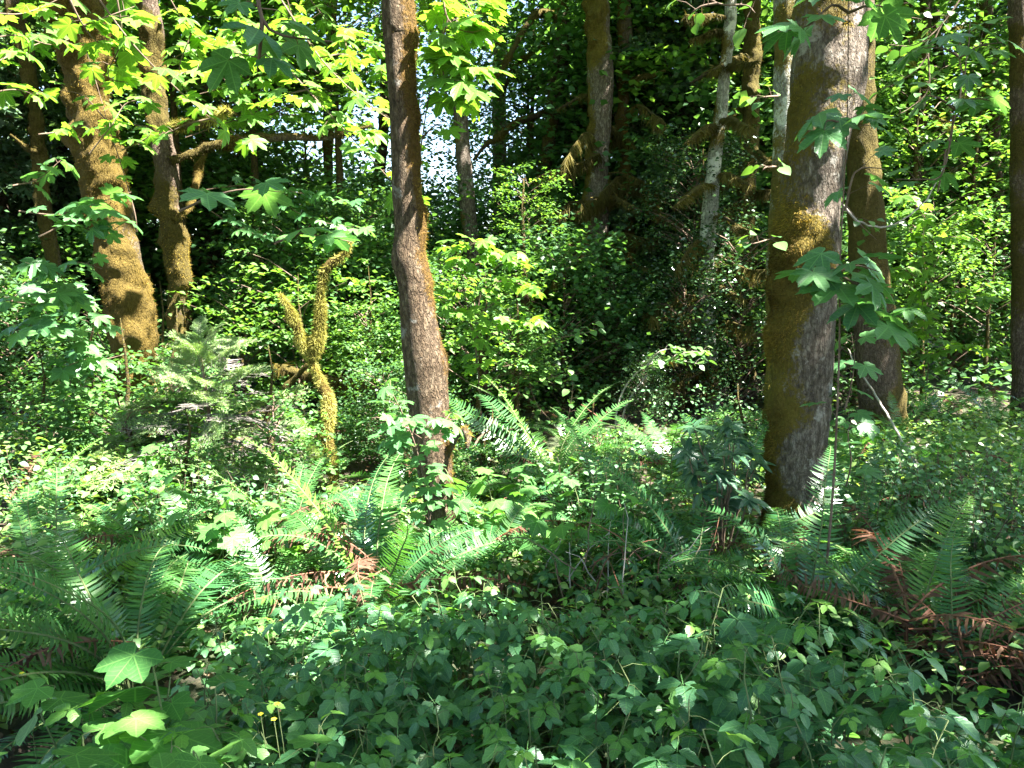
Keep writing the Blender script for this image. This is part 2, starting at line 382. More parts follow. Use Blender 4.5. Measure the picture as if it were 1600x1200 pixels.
def rand_dirs(n, rng, lo=-1, hi=1):
    z = rng.uniform(lo, hi, n); a = rng.uniform(0, 2 * np.pi, n); s = np.sqrt(1 - z * z)
    return np.stack([s * np.cos(a), s * np.sin(a), z], 1)
def leaf_frames(n, rng, tilt=.45, dip=.25):
    nm = nrm(np.stack([rng.normal(0, tilt, n), rng.normal(0, tilt, n), np.ones(n)], 1))
    a = rng.uniform(0, 2 * np.pi, n); d = np.stack([np.cos(a), np.sin(a), -dip + rng.normal(0, .2, n)], 1)
    return frames(d, nm)

# ------------------------------------------------------------------ ground
GN = Fbm(3, .55, 4)
def gz(x, y):
    x = np.atleast_1d(np.asarray(x, float)); y = np.atleast_1d(np.asarray(y, float))
    return GN(np.stack([x, y, x * 0], 1)) * .07
def gz1(x, y): return float(gz(x, y)[0])
def build_ground():
    xs = np.concatenate([[-160, -80, -40], np.linspace(-18, 18, 109), [40, 80, 160]]); ys = np.concatenate([[-60, -20], np.linspace(-4, 30, 103), [60, 110, 200]])
    X, Y = np.meshgrid(xs, ys); Z = gz(X.ravel(), Y.ravel()); V = np.stack([X.ravel(), Y.ravel(), Z], 1)
    w, h = len(xs), len(ys); i = (np.arange(h - 1)[:, None] * w + np.arange(w - 1)[None]).ravel()
    T = np.vstack([np.stack([i, i + 1, i + w + 1], 1), np.stack([i, i + w + 1, i + w], 1)])
    m, n, l, b = nt('forest_soil')
    tc = n.new("ShaderNodeTexCoord"); a = n.new("ShaderNodeTexNoise"); a.inputs["Scale"].default_value = 1.1; a.inputs["Detail"].default_value = 8; l.new(tc.outputs["Object"], a.inputs["Vector"])
    c = n.new("ShaderNodeTexNoise"); c.inputs["Scale"].default_value = 26; c.inputs["Detail"].default_value = 8; c.inputs["Roughness"].default_value = .75; l.new(tc.outputs["Object"], c.inputs["Vector"])
    soil = ramp(n, l, c.outputs["Fac"], [(.3, (.025, .017, .011)), (.55, (.07, .048, .03)), (.75, (.15, .105, .068))])
    mossy = ramp(n, l, c.outputs["Fac"], [(.3, (.02, .03, .01)), (.7, (.06, .085, .025))])
    l.new(mix_col(n, l, ramp(n, l, a.outputs["Fac"], [(.45, (0, 0, 0)), (.6, (1, 1, 1))]), soil, mossy), b.inputs["Base Color"])
    b.inputs["Roughness"].default_value = .95
    bp = n.new("ShaderNodeBump"); bp.inputs["Strength"].default_value = 1; bp.inputs["Distance"].default_value = .04; l.new(c.outputs["Fac"], bp.inputs["Height"]); l.new(bp.outputs[0], b.inputs["Normal"])
    link('ground', mesh_np('ground', V, T, m), kind='structure')
build_ground()

# ------------------------------------------------------------------ trunks
def rad_at(p, px, w):
    d = p[1] * CP - (p[2] - CAM_Z) * SP
    return w / 2 / FPX * d / math.sqrt(1 + ((px - 800) / FPX) ** 2)
def pixel_path(pts, Y, dY=0.0, top=None, base_extra=True, lean=0.0):
    """pts (px, py, width px) from top to bottom at distance Y; returns world path from the ground up"""
    P = []
    n = len(pts)
    for i, (px, py, w) in enumerate(pts):
        y = Y + dY * (1 - i / max(1, n - 1)); p = at(px, py, y)
        P.append((*p, rad_at(p, px, w)))
    P = P[::-1]
    if base_extra:
        b = P[0]
        g = gz1(b[0], b[1])
        if b[2] > g + .05:
            k = (b[2] - g) / max(.3, (P[1][2] - b[2])); k = min(k, 1.2)
            P.insert(0, (b[0] - (P[1][0] - b[0]) * k * .6, b[1], g - .08, b[3] * 1.35))
        else: P[0] = (b[0], b[1], g - .08, b[3] * 1.15)
    if top is not None:
        a, b = np.array(P[-2]), np.array(P[-1]); d = (b - a)[:3]; d = d / max(1e-6, d[2]); d[:2] = np.clip(d[:2], -.25, .25) + np.array([lean, 0])
        for f in (.35, .7, 1.0):
            z = b[2] + (top - b[2]) * f
            P.append((b[0] + d[0] * (z - b[2]) * .6, b[1] + d[1] * (z - b[2]) * .6, z, b[3] * (1 - .55 * f)))
    return np.array(P)

def trunk_part(root, P, mat, seed, name='trunk', bump=.07, moss=(0.5, .3, (1, 0, 0)), thick=.02, seg=40, step=.03, lumps=(), local=True, fuzz=0, fuzz_mat=None, fuzz_len=(.012, .03), fuzz_w=.16, hang=.5, ridge=.0, band=0.0, parent=None, fzmax=6.0, mz=None):
    """one solid trunk or limb plus, as its sub-part, the fuzz of moss growing on it"""
    rng = np.random.default_rng(seed); path = catmull(P, step)
    path[:, 3] = np.maximum(path[:, 3], .004)
    V, T, rad = tube(path, seg)
    R = np.append(np.repeat(path[:, 3], seg), path[-1, 3]); R0 = R.copy()
    f4 = Fbm(seed + 3, 16, 3); f5 = Fbm(seed + 4, 7.5, 3); f1, f2, f3 = Fbm(seed, 2.2 / max(.06, path[:, 3].mean()) * .22, 3), Fbm(seed + 1, 14, 4), Fbm(seed + 2, 3.0, 4)
    mv = moss[0] + moss[1] * (rad @ nrm(np.array(moss[2], float))) + .42 * f3(V) + .22 * f5(V) + (band * f3(V * np.array([0.1, .1, 1.8])) if band else 0)
    if mz: mv = mv + mz[2] * np.clip((mz[1] - V[:, 2]) / (mz[1] - mz[0]), 0, 1)
    for (lz, lr, ld, lh) in lumps:      # burls: height, reach, direction, size
        c = path[np.argmin(np.abs(path[:, 2] - lz))]
        d = nrm(np.array(ld, float)); q = c[:3] + d * c[3]
        w = np.exp(-((V - q) ** 2).sum(1) / (2 * lr * lr)); V = V + rad * (lh * w)[:, None]; mv = mv + w * .35
    mv = np.clip(mv, 0, 1)
    shrink = np.minimum(np.minimum(thick, R * .5) * mv * .95 + R * .02 + (fuzz_len[1] * .45 * mv if fuzz else 0), R * .42)
    disp = -shrink + R * bump * (1.0 * f1(V) + .45 * f2(V) * .8) + np.minimum(thick, R * .5) * mv * (.55 + .5 * f2(V * 1.7) + .8 * np.abs(f4(V)))
    if ridge: disp += R * ridge * f2(V * np.array([2.2, 2.2, .25]))
    V = V + rad * disp[:, None]
    loc = np.array(root.location); V = V - loc
    o = link(name, mesh_np(name, V, T, mat, None, None, mv), parent or root)
    if fuzz:
        A = V[T]; ar = np.linalg.norm(np.cross(A[:, 1] - A[:, 0], A[:, 2] - A[:, 0]), axis=1)
        zc = A[:, :, 2].mean(1) + loc[2]
        wt = ar * np.clip(mv[T].mean(1) - .30, 0, 1) ** 1.3 * np.clip(.7 + .9 * Fbm(seed + 9, 9, 3)((A.mean(1) + loc)), .03, 2) * (zc < fzmax) * (zc > -.05)
        if wt.sum() > 0:
            ti = rng.choice(len(T), fuzz, p=wt / wt.sum()); b = rng.dirichlet((1, 1, 1), fuzz)
            p = (A[ti] * b[:, :, None]).sum(1); nr = nrm((rad[T[ti]] * b[:, :, None]).sum(1))
            d = nr * rng.uniform(.4, 1, (fuzz, 1)) + rng.normal(0, .45, (fuzz, 3)) + np.array([0, 0, -hang])
            mb = MB(); ln = rng.uniform(*fuzz_len, fuzz) * (1 + .6 * (rng.random(fuzz) ** 6))
            t = T_BLADE[0].copy(); t[:, 0] *= fuzz_w / .06 * .5
            scatter(mb, (t, T_BLADE[1], T_BLADE[2]), p - nr * .003, frames(d, rand_dirs(fuzz, rng)), ln, np.clip(.5 + .42 * f4((p + loc) * .55) + rng.normal(0, .16, fuzz), 0, .999))
            link('moss', mb.mesh('moss', fuzz_mat), o if parent is None else root, kind='stuff')
    return o

def limb(root, pts, Y0, Y1, mat, seed, name='branch', moss=(.75, .25, (0, 0, 1)), **k):
    """limb along a list of (px, py, width px), the distance going from Y0 to Y1"""
    n = len(pts); P = []
    for i, (px, py, w) in enumerate(pts):
        p = at(px, py, Y0 + (Y1 - Y0) * i / (n - 1)); P.append((*p, rad_at(p, px, w)))
    return trunk_part(root, np.array(P), mat, seed, name, moss=moss, seg=k.pop('seg', 12), step=k.pop('step', .05), **k)

TREES = {}
def tree(key, name, label, pts, Y, mat, seed, top=9.0, group='tree trunks of the grove', cat='tree', **k):
    P = pixel_path(pts, Y, k.pop('dY', 0), top, lean=k.pop('lean', 0))
    r = thing(name, label, cat, (P[0][0], P[0][1], gz1(P[0][0], P[0][1])), group)
    trunk_part(r, P, M[mat], seed, **k); TREES[key] = (r, P); return r

t2 = tree('T2', 'maple_tree', 'thick maple wrapped in golden moss behind the young fir', [(118, -20, 112), (140, 60, 88), (138, 130, 84), (148, 200, 84), (160, 260, 80), (172, 330, 76), (186, 400, 70), (196, 450, 76), (206, 500, 80), (208, 550, 72), (214, 600, 74), (217, 650, 76), (220, 700, 88)], 6.8, 'bark_gold', 21, 10,
     bump=.06, moss=(.88, .2, (.3, -.6, .1)), thick=.045, fuzz=30000, fuzz_mat=M['moss_gold'], lumps=[(2.75, .14, (-1, -.3, 0), .04), (1.55, .11, (1, -.2, 0), .025), (1.9, .10, (-1, -.5, 0), .03), (1.15, .09, (-.5, -1, 0), .03), (3.6, .16, (-1, -.4, .2), .06), (2.2, .07, (-.2, -1, 0), .03)])
limb(t2, [(125, 20, 60), (98, 5, 58), (85, 12, 50), (78, 22, 36)], 6.75, 6.5, M['bark_gold'], 23, 'branch_stub', fuzz=2500, fuzz_mat=M['moss_gold'], thick=.04, moss=(.9, .1, (0, 0, 1)))
t3 = tree('T3', 'maple_tree', 'slender mossy maple just behind the thick golden maple', [(226, -20, 42), (238, 60, 44), (238, 130, 42), (248, 200, 40), (258, 260, 42), (262, 320, 38), (272, 380, 42), (278, 430, 38), (274, 480, 33), (280, 560, 32), (284, 640, 34), (286, 700, 38)], 8.2, 'bark_brown', 31, 11,
     bump=.10, moss=(.55, .2, (-.6, -.5, .1)), band=.22, thick=.03, fuzz=10000, fuzz_mat=M['moss_gold'], lumps=[(2.35, .09, (-1, -.3, 0), .05), (1.65, .1, (1, -.4, 0), .05), (1.95, .1, (.2, -1, 0), .04)])
limb(t3, [(266, 200, 16), (290, 196, 17), (318, 194, 15), (340, 182, 13), (356, 172, 7)], 8.1, 7.6, M['bark_gold'], 33, fuzz=3500, fuzz_mat=M['moss_lime'], hang=.8, fuzz_len=(.02, .06))
limb(t3, [(268, 252, 15), (300, 240, 15), (330, 228, 16), (370, 222, 17), (410, 216, 16), (460, 214, 13), (500, 216, 11), (540, 208, 9), (580, 196, 5)], 8.1, 8.4, M['bark_brown'], 34, fuzz=5500, fuzz_mat=M['moss_olive'], hang=.8, fuzz_len=(.02, .05))
limb(t3, [(272, 345, 10), (296, 325, 12), (306, 290, 13), (312, 262, 12), (320, 240, 8)], 8.1, 8.6, M['bark_gold'], 35, fuzz=2000, fuzz_mat=M['moss_olive'])
t1 = tree('T1', 'maple_tree', 'thin mossy tree in the shade at the far side of the golden maple', [(16, -20, 34), (34, 60, 32), (46, 120, 30), (56, 180, 28), (62, 235, 28), (66, 300, 28), (78, 380, 27), (92, 450, 26), (104, 520, 25), (114, 600, 26), (124, 680, 28)], 8.8, 'bark_brown', 41, 10,
     bump=.10, moss=(.6, .25, (-.4, -.6, 0)), thick=.03, fuzz=6000, fuzz_mat=M['moss_olive'])
limb(t1, [(60, 236, 12), (44, 234, 10), (30, 222, 7), (16, 210, 4)], 8.7, 8.4, M['bark_brown'], 43, fuzz=300, fuzz_mat=M['moss_olive'])
t4 = tree('T4', 'alder_tree', 'grey barked alder with a rusty mossy edge in the centre of the clearing', [(620, -20, 54), (624, 50, 54), (629, 120, 52), (634, 200, 50), (637, 270, 50), (641, 340, 50), (644, 390, 52), (650, 440, 58), (655, 500, 62), (662, 560, 64), (668, 620, 66), (673, 680, 64), (681, 740, 56), (688, 800, 50), (692, 850, 52), (694, 890, 66)], 4.32, 'bark_warm', 51, 10,
     bump=.05, moss=(.22, .62, (1, .15, 0)), mz=(.3, 1.2, .25), thick=.02, fuzz=15000, fuzz_mat=M['moss_gold'], fuzz_len=(.008, .022), lumps=[(1.75, .07, (-1, -.4, 0), .03), (1.2, .08, (1, -.2, 0), .025)])
limb(t4, [(690, 730, 14), (705, 700, 12), (715, 678, 12), (727, 672, 13), (732, 684, 12), (730, 700, 7)], 4.3, 4.15, M['bark_gold'], 53, 'branch_stub', fuzz=1200, fuzz_mat=M['moss_gold'])
# the Y-shaped snag
P = pixel_path([(490, 552, 21), (488, 566, 12), (493, 580, 14), (501, 598, 21), (511, 620, 26), (514, 650, 23), (512, 680, 20), (516, 710, 20), (521, 740, 20), (523, 780, 24)], 5.6)
snag = thing('snag', 'short forked snag shaggy with bright yellow green moss', 'snag', (P[0][0], P[0][1], gz1(P[0][0], P[0][1])))
trunk_part(snag, P, M['bark_gold'], 61, bump=.10, moss=(1.2, .1, (1, 0, 0)), thick=.010, seg=18, step=.03, fuzz=9000, fuzz_mat=M['moss_lime'], fuzz_len=(.012, .03))
for sd_, pts in ((62, [(487, 554, 23), (475, 538, 24), (467, 518, 21), (458, 496, 15), (449, 478, 8), (437, 459, 3)]), (63, [(487, 556, 26), (495, 534, 29), (499, 510, 22), (501, 480, 19), (500, 455, 18), (505, 430, 18), (515, 413, 18), (530, 404, 15), (541, 394, 10), (548, 374, 4)])):
    limb(snag, pts, 5.6, 5.5, M['bark_gold'], sd_, 'forked_arm', bump=.14, moss=(1.35, .1, (1, 0, 0)), thick=.010, fuzz=8000, fuzz_mat=M['moss_lime'], fuzz_len=(.012, .034), step=.03, seg=16)
t13 = tree('T13', 'maple_tree', 'big grey maple with patchy moss and burls standing in front of the pale alder', [(1302, -20, 118), (1302, 50, 116), (1292, 110, 122), (1285, 160, 112), (1276, 210, 104), (1270, 260, 100), (1265, 310, 102), (1260, 360, 108), (1260, 410, 110), (1258, 460, 106), (1254, 520, 106), (1252, 580, 104), (1248, 640, 104), (1244, 700, 102), (1240, 760, 100), (1238, 810, 104), (1236, 850, 112), (1234, 890, 136)], 4.32, 'bark_grey', 71, 10,
     lean=.34, bump=.04, ridge=.02, moss=(.17, .47, (-1, -.05, 0)), mz=(.3, 1.1, .28), thick=.03, fzmax=4.0, fuzz=24000, fuzz_mat=M['moss_gold'], fuzz_len=(.010, .028), lumps=[(1.75, .10, (-.35, -1, 0), .04), (2.3, .1, (.2, -1, .1), .03), (1.3, .10, (-1, -.4, 0), .04), (2.6, .12, (1, -.3, 0), .03), (1.65, .08, (-1, -.3, 0), .04)], seg=40)  # upper trunk leaned above the frame to keep its shadow off the snag
t14 = tree('T14', 'alder_tree', 'pale cream barked alder rising close behind the big grey maple', [(1232, -20, 48), (1230, 60, 44), (1228, 140, 42), (1226, 220, 40), (1222, 300, 40), (1218, 380, 40), (1214, 460, 40), (1212, 560, 40), (1210, 680, 42)], 6.3, 'bark_alder', 81, 11,
     bump=.04, moss=(-.10, .15, (-.4, -.4, 0)), mz=(1.9, 2.6, .9), band=.25, thick=.02, fuzz=2500, fuzz_mat=M['moss_olive'])
t15 = tree('T15', 'maple_tree', 'old brown mossy trunk behind the big grey maple above the ferns', [(1342, -20, 50), (1343, 120, 52), (1345, 200, 54), (1350, 260, 58), (1353, 320, 60), (1356, 400, 64), (1364, 480, 68), (1372, 560, 70), (1378, 620, 76), (1382, 670, 84), (1384, 700, 96)], 7.6, 'bark_brown', 91, 10,
     bump=.05, ridge=.05, moss=(.48, .2, (1, 0, 0)), thick=.015, fuzz=6000, fuzz_mat=M['moss_olive'], fuzz_len=(.008, .02))
t16 = tree('T16', 'alder_tree', 'straight dark trunk at the edge of the view beside the far ferns', [(1592, -20, 36), (1594, 100, 38), (1595, 200, 38), (1596, 300, 40), (1597, 400, 40), (1598, 500, 40), (1599, 600, 42), (1600, 660, 46)], 8.6, 'bark_brown', 101, 11,
     bump=.04, ridge=.05, moss=(.35, .2, (-1, 0, 0)), band=.3, thick=.01, fuzz=2500, fuzz_mat=M['moss_olive'])
t11 = tree('T11', 'birch_tree', 'thin white mottled trunk in the dark centre hung with mossy twigs', [(1143, -20, 20), (1140, 40, 20), (1133, 100, 20), (1128, 160, 22), (1121, 210, 24), (1114, 270, 24), (1109, 330, 26), (1104, 390, 26), (1103, 450, 27), (1105, 520, 28), (1109, 590, 30), (1112, 650, 32), (1113, 680, 36)], 9.0, 'bark_alder', 111, 11,
     bump=.06, moss=(.26, .15, (-1, 0, 0)), band=.6, thick=.02, fuzz=3500, fuzz_mat=M['moss_olive'])
t12 = tree('T12', 'alder_tree', 'dark mossy trunk right beside the thin white mottled trunk', [(1176, -20, 26), (1175, 60, 28), (1173, 130, 30), (1172, 200, 32), (1168, 270, 34), (1165, 340, 36), (1164, 420, 38), (1162, 520, 40), (1160, 650, 44)], 9.8, 'bark_dark', 121, 11,
     bump=.09, moss=(.6, .3, (-.5, -.5, 0)), thick=.03, fuzz=4000, fuzz_mat=M['moss_olive'])
t9 = tree('T9', 'maple_tree', 'stout grey trunk with moss up one edge behind hanging foliage', [(930, -20, 44), (934, 60, 42), (938, 130, 40), (936, 200, 38), (932, 270, 38), (930, 340, 42), (928, 420, 44), (926, 540, 46), (926, 660, 50)], 10.4, 'bark_grey', 131, 12,
     bump=.06, moss=(.3, .5, (-1, -.1, 0)), thick=.04, fuzz=5000, fuzz_mat=M['moss_gold'])
t10 = tree('T10', 'alder_tree', 'narrow mossy trunk right beside the stout grey trunk', [(974, -20, 24), (976, 60, 24), (974, 130, 22), (972, 200, 22), (978, 300, 22), (984, 400, 22), (990, 520, 24), (996, 650, 26)], 10.8, 'bark_gold', 141, 12, bump=.09, moss=(.7, .2, (-1, 0, 0)), thick=.03, fuzz=3500, fuzz_mat=M['moss_olive'])
t8 = tree('T8', 'maple_tree', 'dark arching limbed maple between the sky gaps', [(878, -20, 22), (882, 40, 24), (876, 90, 24), (868, 140, 24), (860, 200, 24), (852, 260, 24), (840, 320, 28), (830, 380, 30), (822, 440, 32), (815, 560, 34), (812, 660, 36)], 12.0, 'bark_dark', 151, 12, bump=.10, moss=(.5, .2, (-1, 0, 0)), thick=.03, fuzz=2500, fuzz_mat=M['moss_olive'])
for i, (pts, y1) in enumerate((([(880, 40, 14), (860, 22, 14), (836, 24, 13), (818, 48, 12), (800, 80, 11), (790, 100, 9), (770, 130, 5)], 11), ([(866, 170, 12), (850, 176, 12), (820, 186, 12), (800, 196, 12), (780, 214, 11), (760, 226, 8), (740, 250, 4)], 11.2), ([(850, 70, 11), (830, 86, 10), (808, 98, 9), (796, 120, 7), (786, 150, 4)], 12.6), ([(874, 100, 9), (895, 120, 9), (904, 150, 8), (910, 170, 5)], 12))):
    limb(t8, pts, 12, y1, M['bark_dark'], 152 + i, fuzz=900, fuzz_mat=M['moss_olive'], hang=.8, fuzz_len=(.02, .05))
t6 = tree('T6', 'alder_tree', 'slim grey trunk in front of the brightest sky gaps', [(700, -20, 26), (706, 40, 26), (712, 100, 25), (718, 160, 25), (722, 220, 25), (727, 280, 25), (732, 340, 25), (738, 400, 26), (742, 480, 27), (746, 560, 27), (750, 680, 30)], 10.6, 'bark_grey', 161, 12, bump=.06, moss=(.25, .3, (-1, 0, 0)), thick=.02, fuzz=1500, fuzz_mat=M['moss_olive'])
tree('T7', 'alder_tree', 'leaning mossy stem in the shade behind the grey alder', [(744, 500, 4), (752, 540, 11), (758, 580, 15), (764, 620, 16), (770, 660, 17), (774, 690, 18)], 7.6, 'bark_dark', 171, None, bump=.12, moss=(.6, .2, (1, 0, 0)), thick=.02, fuzz=1200, fuzz_mat=M['moss_olive'])
far_specs = [('far slim trunk in the lit foliage, nearest to the edge trunk', 1556, 24, 12.5), ('far mossy trunk among lit vine maple leaves', 1428, 22, 12), ('far thin trunk half hidden by lit vine maple', 1480, 18, 13.5), ('far grey trunk behind the old brown trunk', 1404, 24, 13),
             ('dark far trunk under the drooping conifers', 28, 22, 13), ('dark far trunk seen past the slender mossy maple', 318, 24, 12.5), ('far trunk behind the leafy maple boughs', 402, 22, 13), ('thin far trunk seen left of the grey alder', 512, 17, 12.5), ('far dark stem close to the grey alder', 590, 20, 13.5),
             ('far dark trunk behind the arching limbed maple', 780, 22, 15), ('dark trunk within the hanging moss', 1040, 24, 12), ('far dark trunk beyond the narrow mossy trunk', 1012, 22, 14), ('far trunk beside the dark mossy trunk', 1192, 18, 13), ('far trunk by the edge trunk, thin and dark', 1520, 16, 16)]
for i, (lb, px, w, Y) in enumerate(far_specs):
    r_ = random.Random(i); lean = r_.uniform(-25, 25)
    tree(('far', i), 'forest_tree', lb, [(px - lean, -20, w), (px - lean * .6 + r_.uniform(-5, 5), 140, w * 1.04), (px, 300, w * 1.08), (px + lean * .4 + r_.uniform(-4, 4), 450, w * 1.12), (px + lean * .6, 620, w * 1.2)], Y, 'bark_dark' if i % 3 else 'bark_brown', 300 + i * 3, 13,
         bump=.07, moss=(.5, .3, (-1, 0, 0)), thick=.03, seg=14, step=.12, fuzz=1200, fuzz_mat=M['moss_olive'], fuzz_len=(.02, .05))

# dead mossy limbs in the dark centre and lit ones far side, each a branch of its tree
r_ = random.Random(5); k = 0
for root, px0, Y, rows in ((t11, lambda y: 1143 - y * .09, 9.0, [(30, -70, -6), (52, -60, 10), (110, -55, 20), (105, 50, -10), (200, -55, 25), (190, 45, 8), (290, -60, 30), (275, 55, 15), (340, 55, 22), (455, -45, 2), (450, 60, 18), (545, -50, 20)]),
                           (t12, lambda y: 1175 - y * .02, 9.8, [(90, -60, 20), (170, -50, 26), (240, 40, 20), (320, -60, 30), (400, -80, 35), (470, -70, 20)]),
                           (t9, lambda y: 932, 10.4, [(150, -60, 20), (200, 60, 30), (310, 70, 20), (370, -55, 20), (400, 90, 25), (460, 80, 35), (500, -80, 30), (540, 90, 30)]),
                           (t10, lambda y: 975 + y * .03, 10.8, [(130, 60, -20), (220, 75, 25), (330, 80, 22), (430, 85, 30), (500, 70, 25)]),
                           (TREES[('far', 1)][0], lambda y: 1428, 12, [(60, 60, -40), (100, -50, -30), (180, 60, 15), (355, 110, 5), (360, -60, 12)]),
                           (TREES[('far', 0)][0], lambda y: 1556, 12.5, [(40, -90, 10), (140, -70, 12), (260, -60, 20), (340, -70, 10)]),
                           (TREES[('far', 4)][0], lambda y: 28, 12.5, [(200, 70, 5), (232, 90, 4), (285, 80, -6)])):
    for (py, dx, dy) in rows:
        x0 = px0(py); w = r_.uniform(6, 10); pts = [(x0, py, w), (x0 + dx * .35, py + dy * .2 - 5, w * 1.1), (x0 + dx * .7, py + dy * .55, w * .9), (x0 + dx, py + dy, w * .45)]
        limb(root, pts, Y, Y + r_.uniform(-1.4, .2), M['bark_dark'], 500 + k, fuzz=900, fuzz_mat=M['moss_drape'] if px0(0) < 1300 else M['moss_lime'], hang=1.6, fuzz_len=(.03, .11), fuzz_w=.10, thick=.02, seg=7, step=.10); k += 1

rj = random.Random(9)
for root, px0, Y, lo, hi, cnt in ((t9, 930, 10.4, 210, 600, 13), (t10, 982, 10.8, 150, 600, 15), (t11, 1105, 9.0, 320, 600, 6), (t12, 1165, 9.8, 250, 600, 8), (TREES[('far', 10)][0], 1040, 12, 200, 560, 10)):
    for _ in range(cnt):
        py = rj.uniform(lo, hi); sd_ = rj.choice((-1, 1)); dx = sd_ * rj.uniform(40, 110); dy = rj.uniform(-5, 50); w = rj.uniform(3.5, 6.5)
        limb(root, [(px0, py, w), (px0 + dx * .35, py - 8 + dy * .1, w), (px0 + dx * .7, py + dy * .4, w * .8), (px0 + dx, py + dy, w * .3)], Y, Y - rj.uniform(.2, 1.6), M['bark_dark'], 800 + k, fuzz=850, fuzz_mat=M['moss_drape'], hang=2.6, fuzz_len=(.05, .19), fuzz_w=.07, thick=.015, seg=6, step=.12); k += 1

# mossy fallen limb behind the snag, and dark roots
def log(name, label, cat, pts, Y0, Y1, mat, seed, **kw):
    p = at(pts[0][0], pts[0][1], Y0); r = thing(name, label, cat, p)
    limb(r, pts, Y0, Y1, mat, seed, 'limb', **kw); return r
log('fallen_limb', 'sagging mossy limb draped with shaggy moss behind the forked snag', 'fallen limb', [(430, 572, 16), (455, 580, 18), (490, 592, 20), (530, 600, 26), (560, 605, 28), (585, 614, 22), (606, 640, 14), (612, 690, 14)], 7.6, 7.3, M['bark_dark'], 700, fuzz=9000, fuzz_mat=M['moss_olive'], hang=1.6, fuzz_len=(.03, .11), fuzz_w=.12)
log('fallen_limb', 'bare dark leaning limb under the sagging mossy limb', 'fallen limb', [(432, 690, 10), (440, 650, 11), (448, 610, 12), (462, 590, 10), (480, 570, 8)], 7.6, 7.4, M['bark_dark'], 710, fuzz=100, fuzz_mat=M['moss_olive'])
log('fallen_limb', 'long low dark limb lying behind the young fir', 'fallen limb', [(330, 668, 10), (370, 650, 12), (410, 645, 12), (450, 650, 11), (500, 668, 9)], 7.4, 7.2, M['bark_dark'], 715, fuzz=100, fuzz_mat=M['moss_olive'])

# ------------------------------------------------------------------ unseen canopy added above the frame, its gaps cut to place sun and shade
LIT = [(at(*a[:3]), a[3]) for a in [(520, 770, 5.4, 1.15), (330, 700, 5.5, 1.0), (330, 590, 5.5, .8), (478, 520, 5.6, .4), (420, 690, 5.8, .6), (150, 780, 5.2, .85), (620, 850, 4.5, .5), (850, 710, 5.8, .95), (960, 800, 5.0, .55), (740, 800, 5, .5), (490, 480, 5.6, .55), (490, 620, 5.6, .5), (215, 480, 6.7, .45), (225, 620, 6.5, .5), (160, 130, 6.6, .35),
      (280, 420, 8.0, .35), (275, 120, 8, .3), (695, 600, 4.7, .28), (690, 420, 4.7, .25), (665, 160, 4.7, .2), (770, 470, 6.6, .95), (450, 440, 8.2, .4), (540, 420, 8, .3), (400, 520, 8, .3), (90, 90, 4.8, .8), (170, 150, 5, .6), (400, 120, 7, 1.2), (500, 260, 8, .6), (730, 90, 4.4, .6), (330, 250, 8, .5), (580, 460, 8, .8),
      (1060, 560, 7.6, .42), (1065, 350, 9.0, .42), (1000, 660, 8, .3), (1060, 220, 9, .3), (1430, 230, 9.5, .6), (1500, 330, 10, .5), (1440, 400, 10, .6), (1500, 500, 10, .6), (1420, 540, 9.5, .5), (1420, 100, 8, 1.0), (1530, 180, 10, .5), (1500, 640, 9.6, .7), (1340, 760, 5.6, .42), (1215, 890, 3.9, .24), (1420, 810, 5.0, .35), (1228, 200, 4.6, .14), (1228, 120, 6.2, .4),
      (650, 640, 3.7, .28), (60, 470, 4.8, .45), (120, 380, 5, .4), (1030, 690, 6.6, .4), (1370, 490, 3.2, .14), (20, 760, 5, .5), (50, 300, 11, 1.8), (90, 480, 9.5, 1.1), (30, 150, 10, 1.2), (-40, 350, 9, 1.2), (20, 560, 8.5, .6), (420, 640, 8, .6), (150, 300, 11.5, 1.0), (560, 880, 4.0, .5), (470, 900, 3.9, .3), (1400, 700, 7.4, .35), (820, 330, 9, .8), (1310, 900, 3.5, .10), (520, 900, 3.6, .25), (700, 900, 3.8, .2), (860, 870, 4.1, .2), (1240, 560, 4.6, .10), (560, 980, 3, .1), (880, 1010, 2.7, .09)]]
SH = SUN[:2] / SUN[2]
def proj(p): return p[:, :2] - SH * (p[:, 2:3] - .7)
LIT += [(on(px, py, .4), r * 1.15) for px, py, r in [(60, 800, .35), (170, 830, .35), (250, 850, .6), (380, 850, .6), (500, 850, .62), (620, 865, .6), (730, 845, .5), (820, 820, .5), (450, 905, .2), (590, 915, .24), (930, 770, .65), (1010, 730, .6), (890, 830, .32), (700, 900, .25), (330, 900, .18), (860, 1010, .10), (1010, 790, .3)]]
SHADE = [(proj(at(*a[:3])[None])[0], a[3]) for a in [(120, 1150, 1.7, .55), (330, 1150, 1.8, .4), (480, 1060, 2.3, .42), (640, 1060, 2.4, .36), (760, 1040, 2.5, .36), (900, 1080, 2.3, .4), (1060, 1040, 2.5, .36), (1200, 1080, 2.4, .4), (1300, 430, 3.1, .30), (540, 600, 7.4, .45), (1310, 190, 3.0, .3), (1310, 20, 2.9, .3), (1500, 80, 3.3, .3), (1500, 160, 3.5, .3), (380, 300, 3.2, .45), (760, 400, 11, .9), (860, 400, 10.5, .8), (560, 420, 10, .7), (420, 420, 10, .7), (640, 380, 11.5, .7), (450, 60, 1.9, .3), (1125, 740, 4.3, .25), (120, 1000, 2.7, .5), (1240, 840, 4.5, .3), (1262, 300, 4.6, .38), (1256, 450, 4.6, .40), (1250, 650, 4.6, .40), (1246, 800, 4.6, .3), (1360, 400, 7.4, .40), (1375, 600, 7.4, .4), (950, 450, 9, .9), (1150, 500, 9, .5), (900, 560, 8, .5), (1300, 100, 4.6, .35)]]
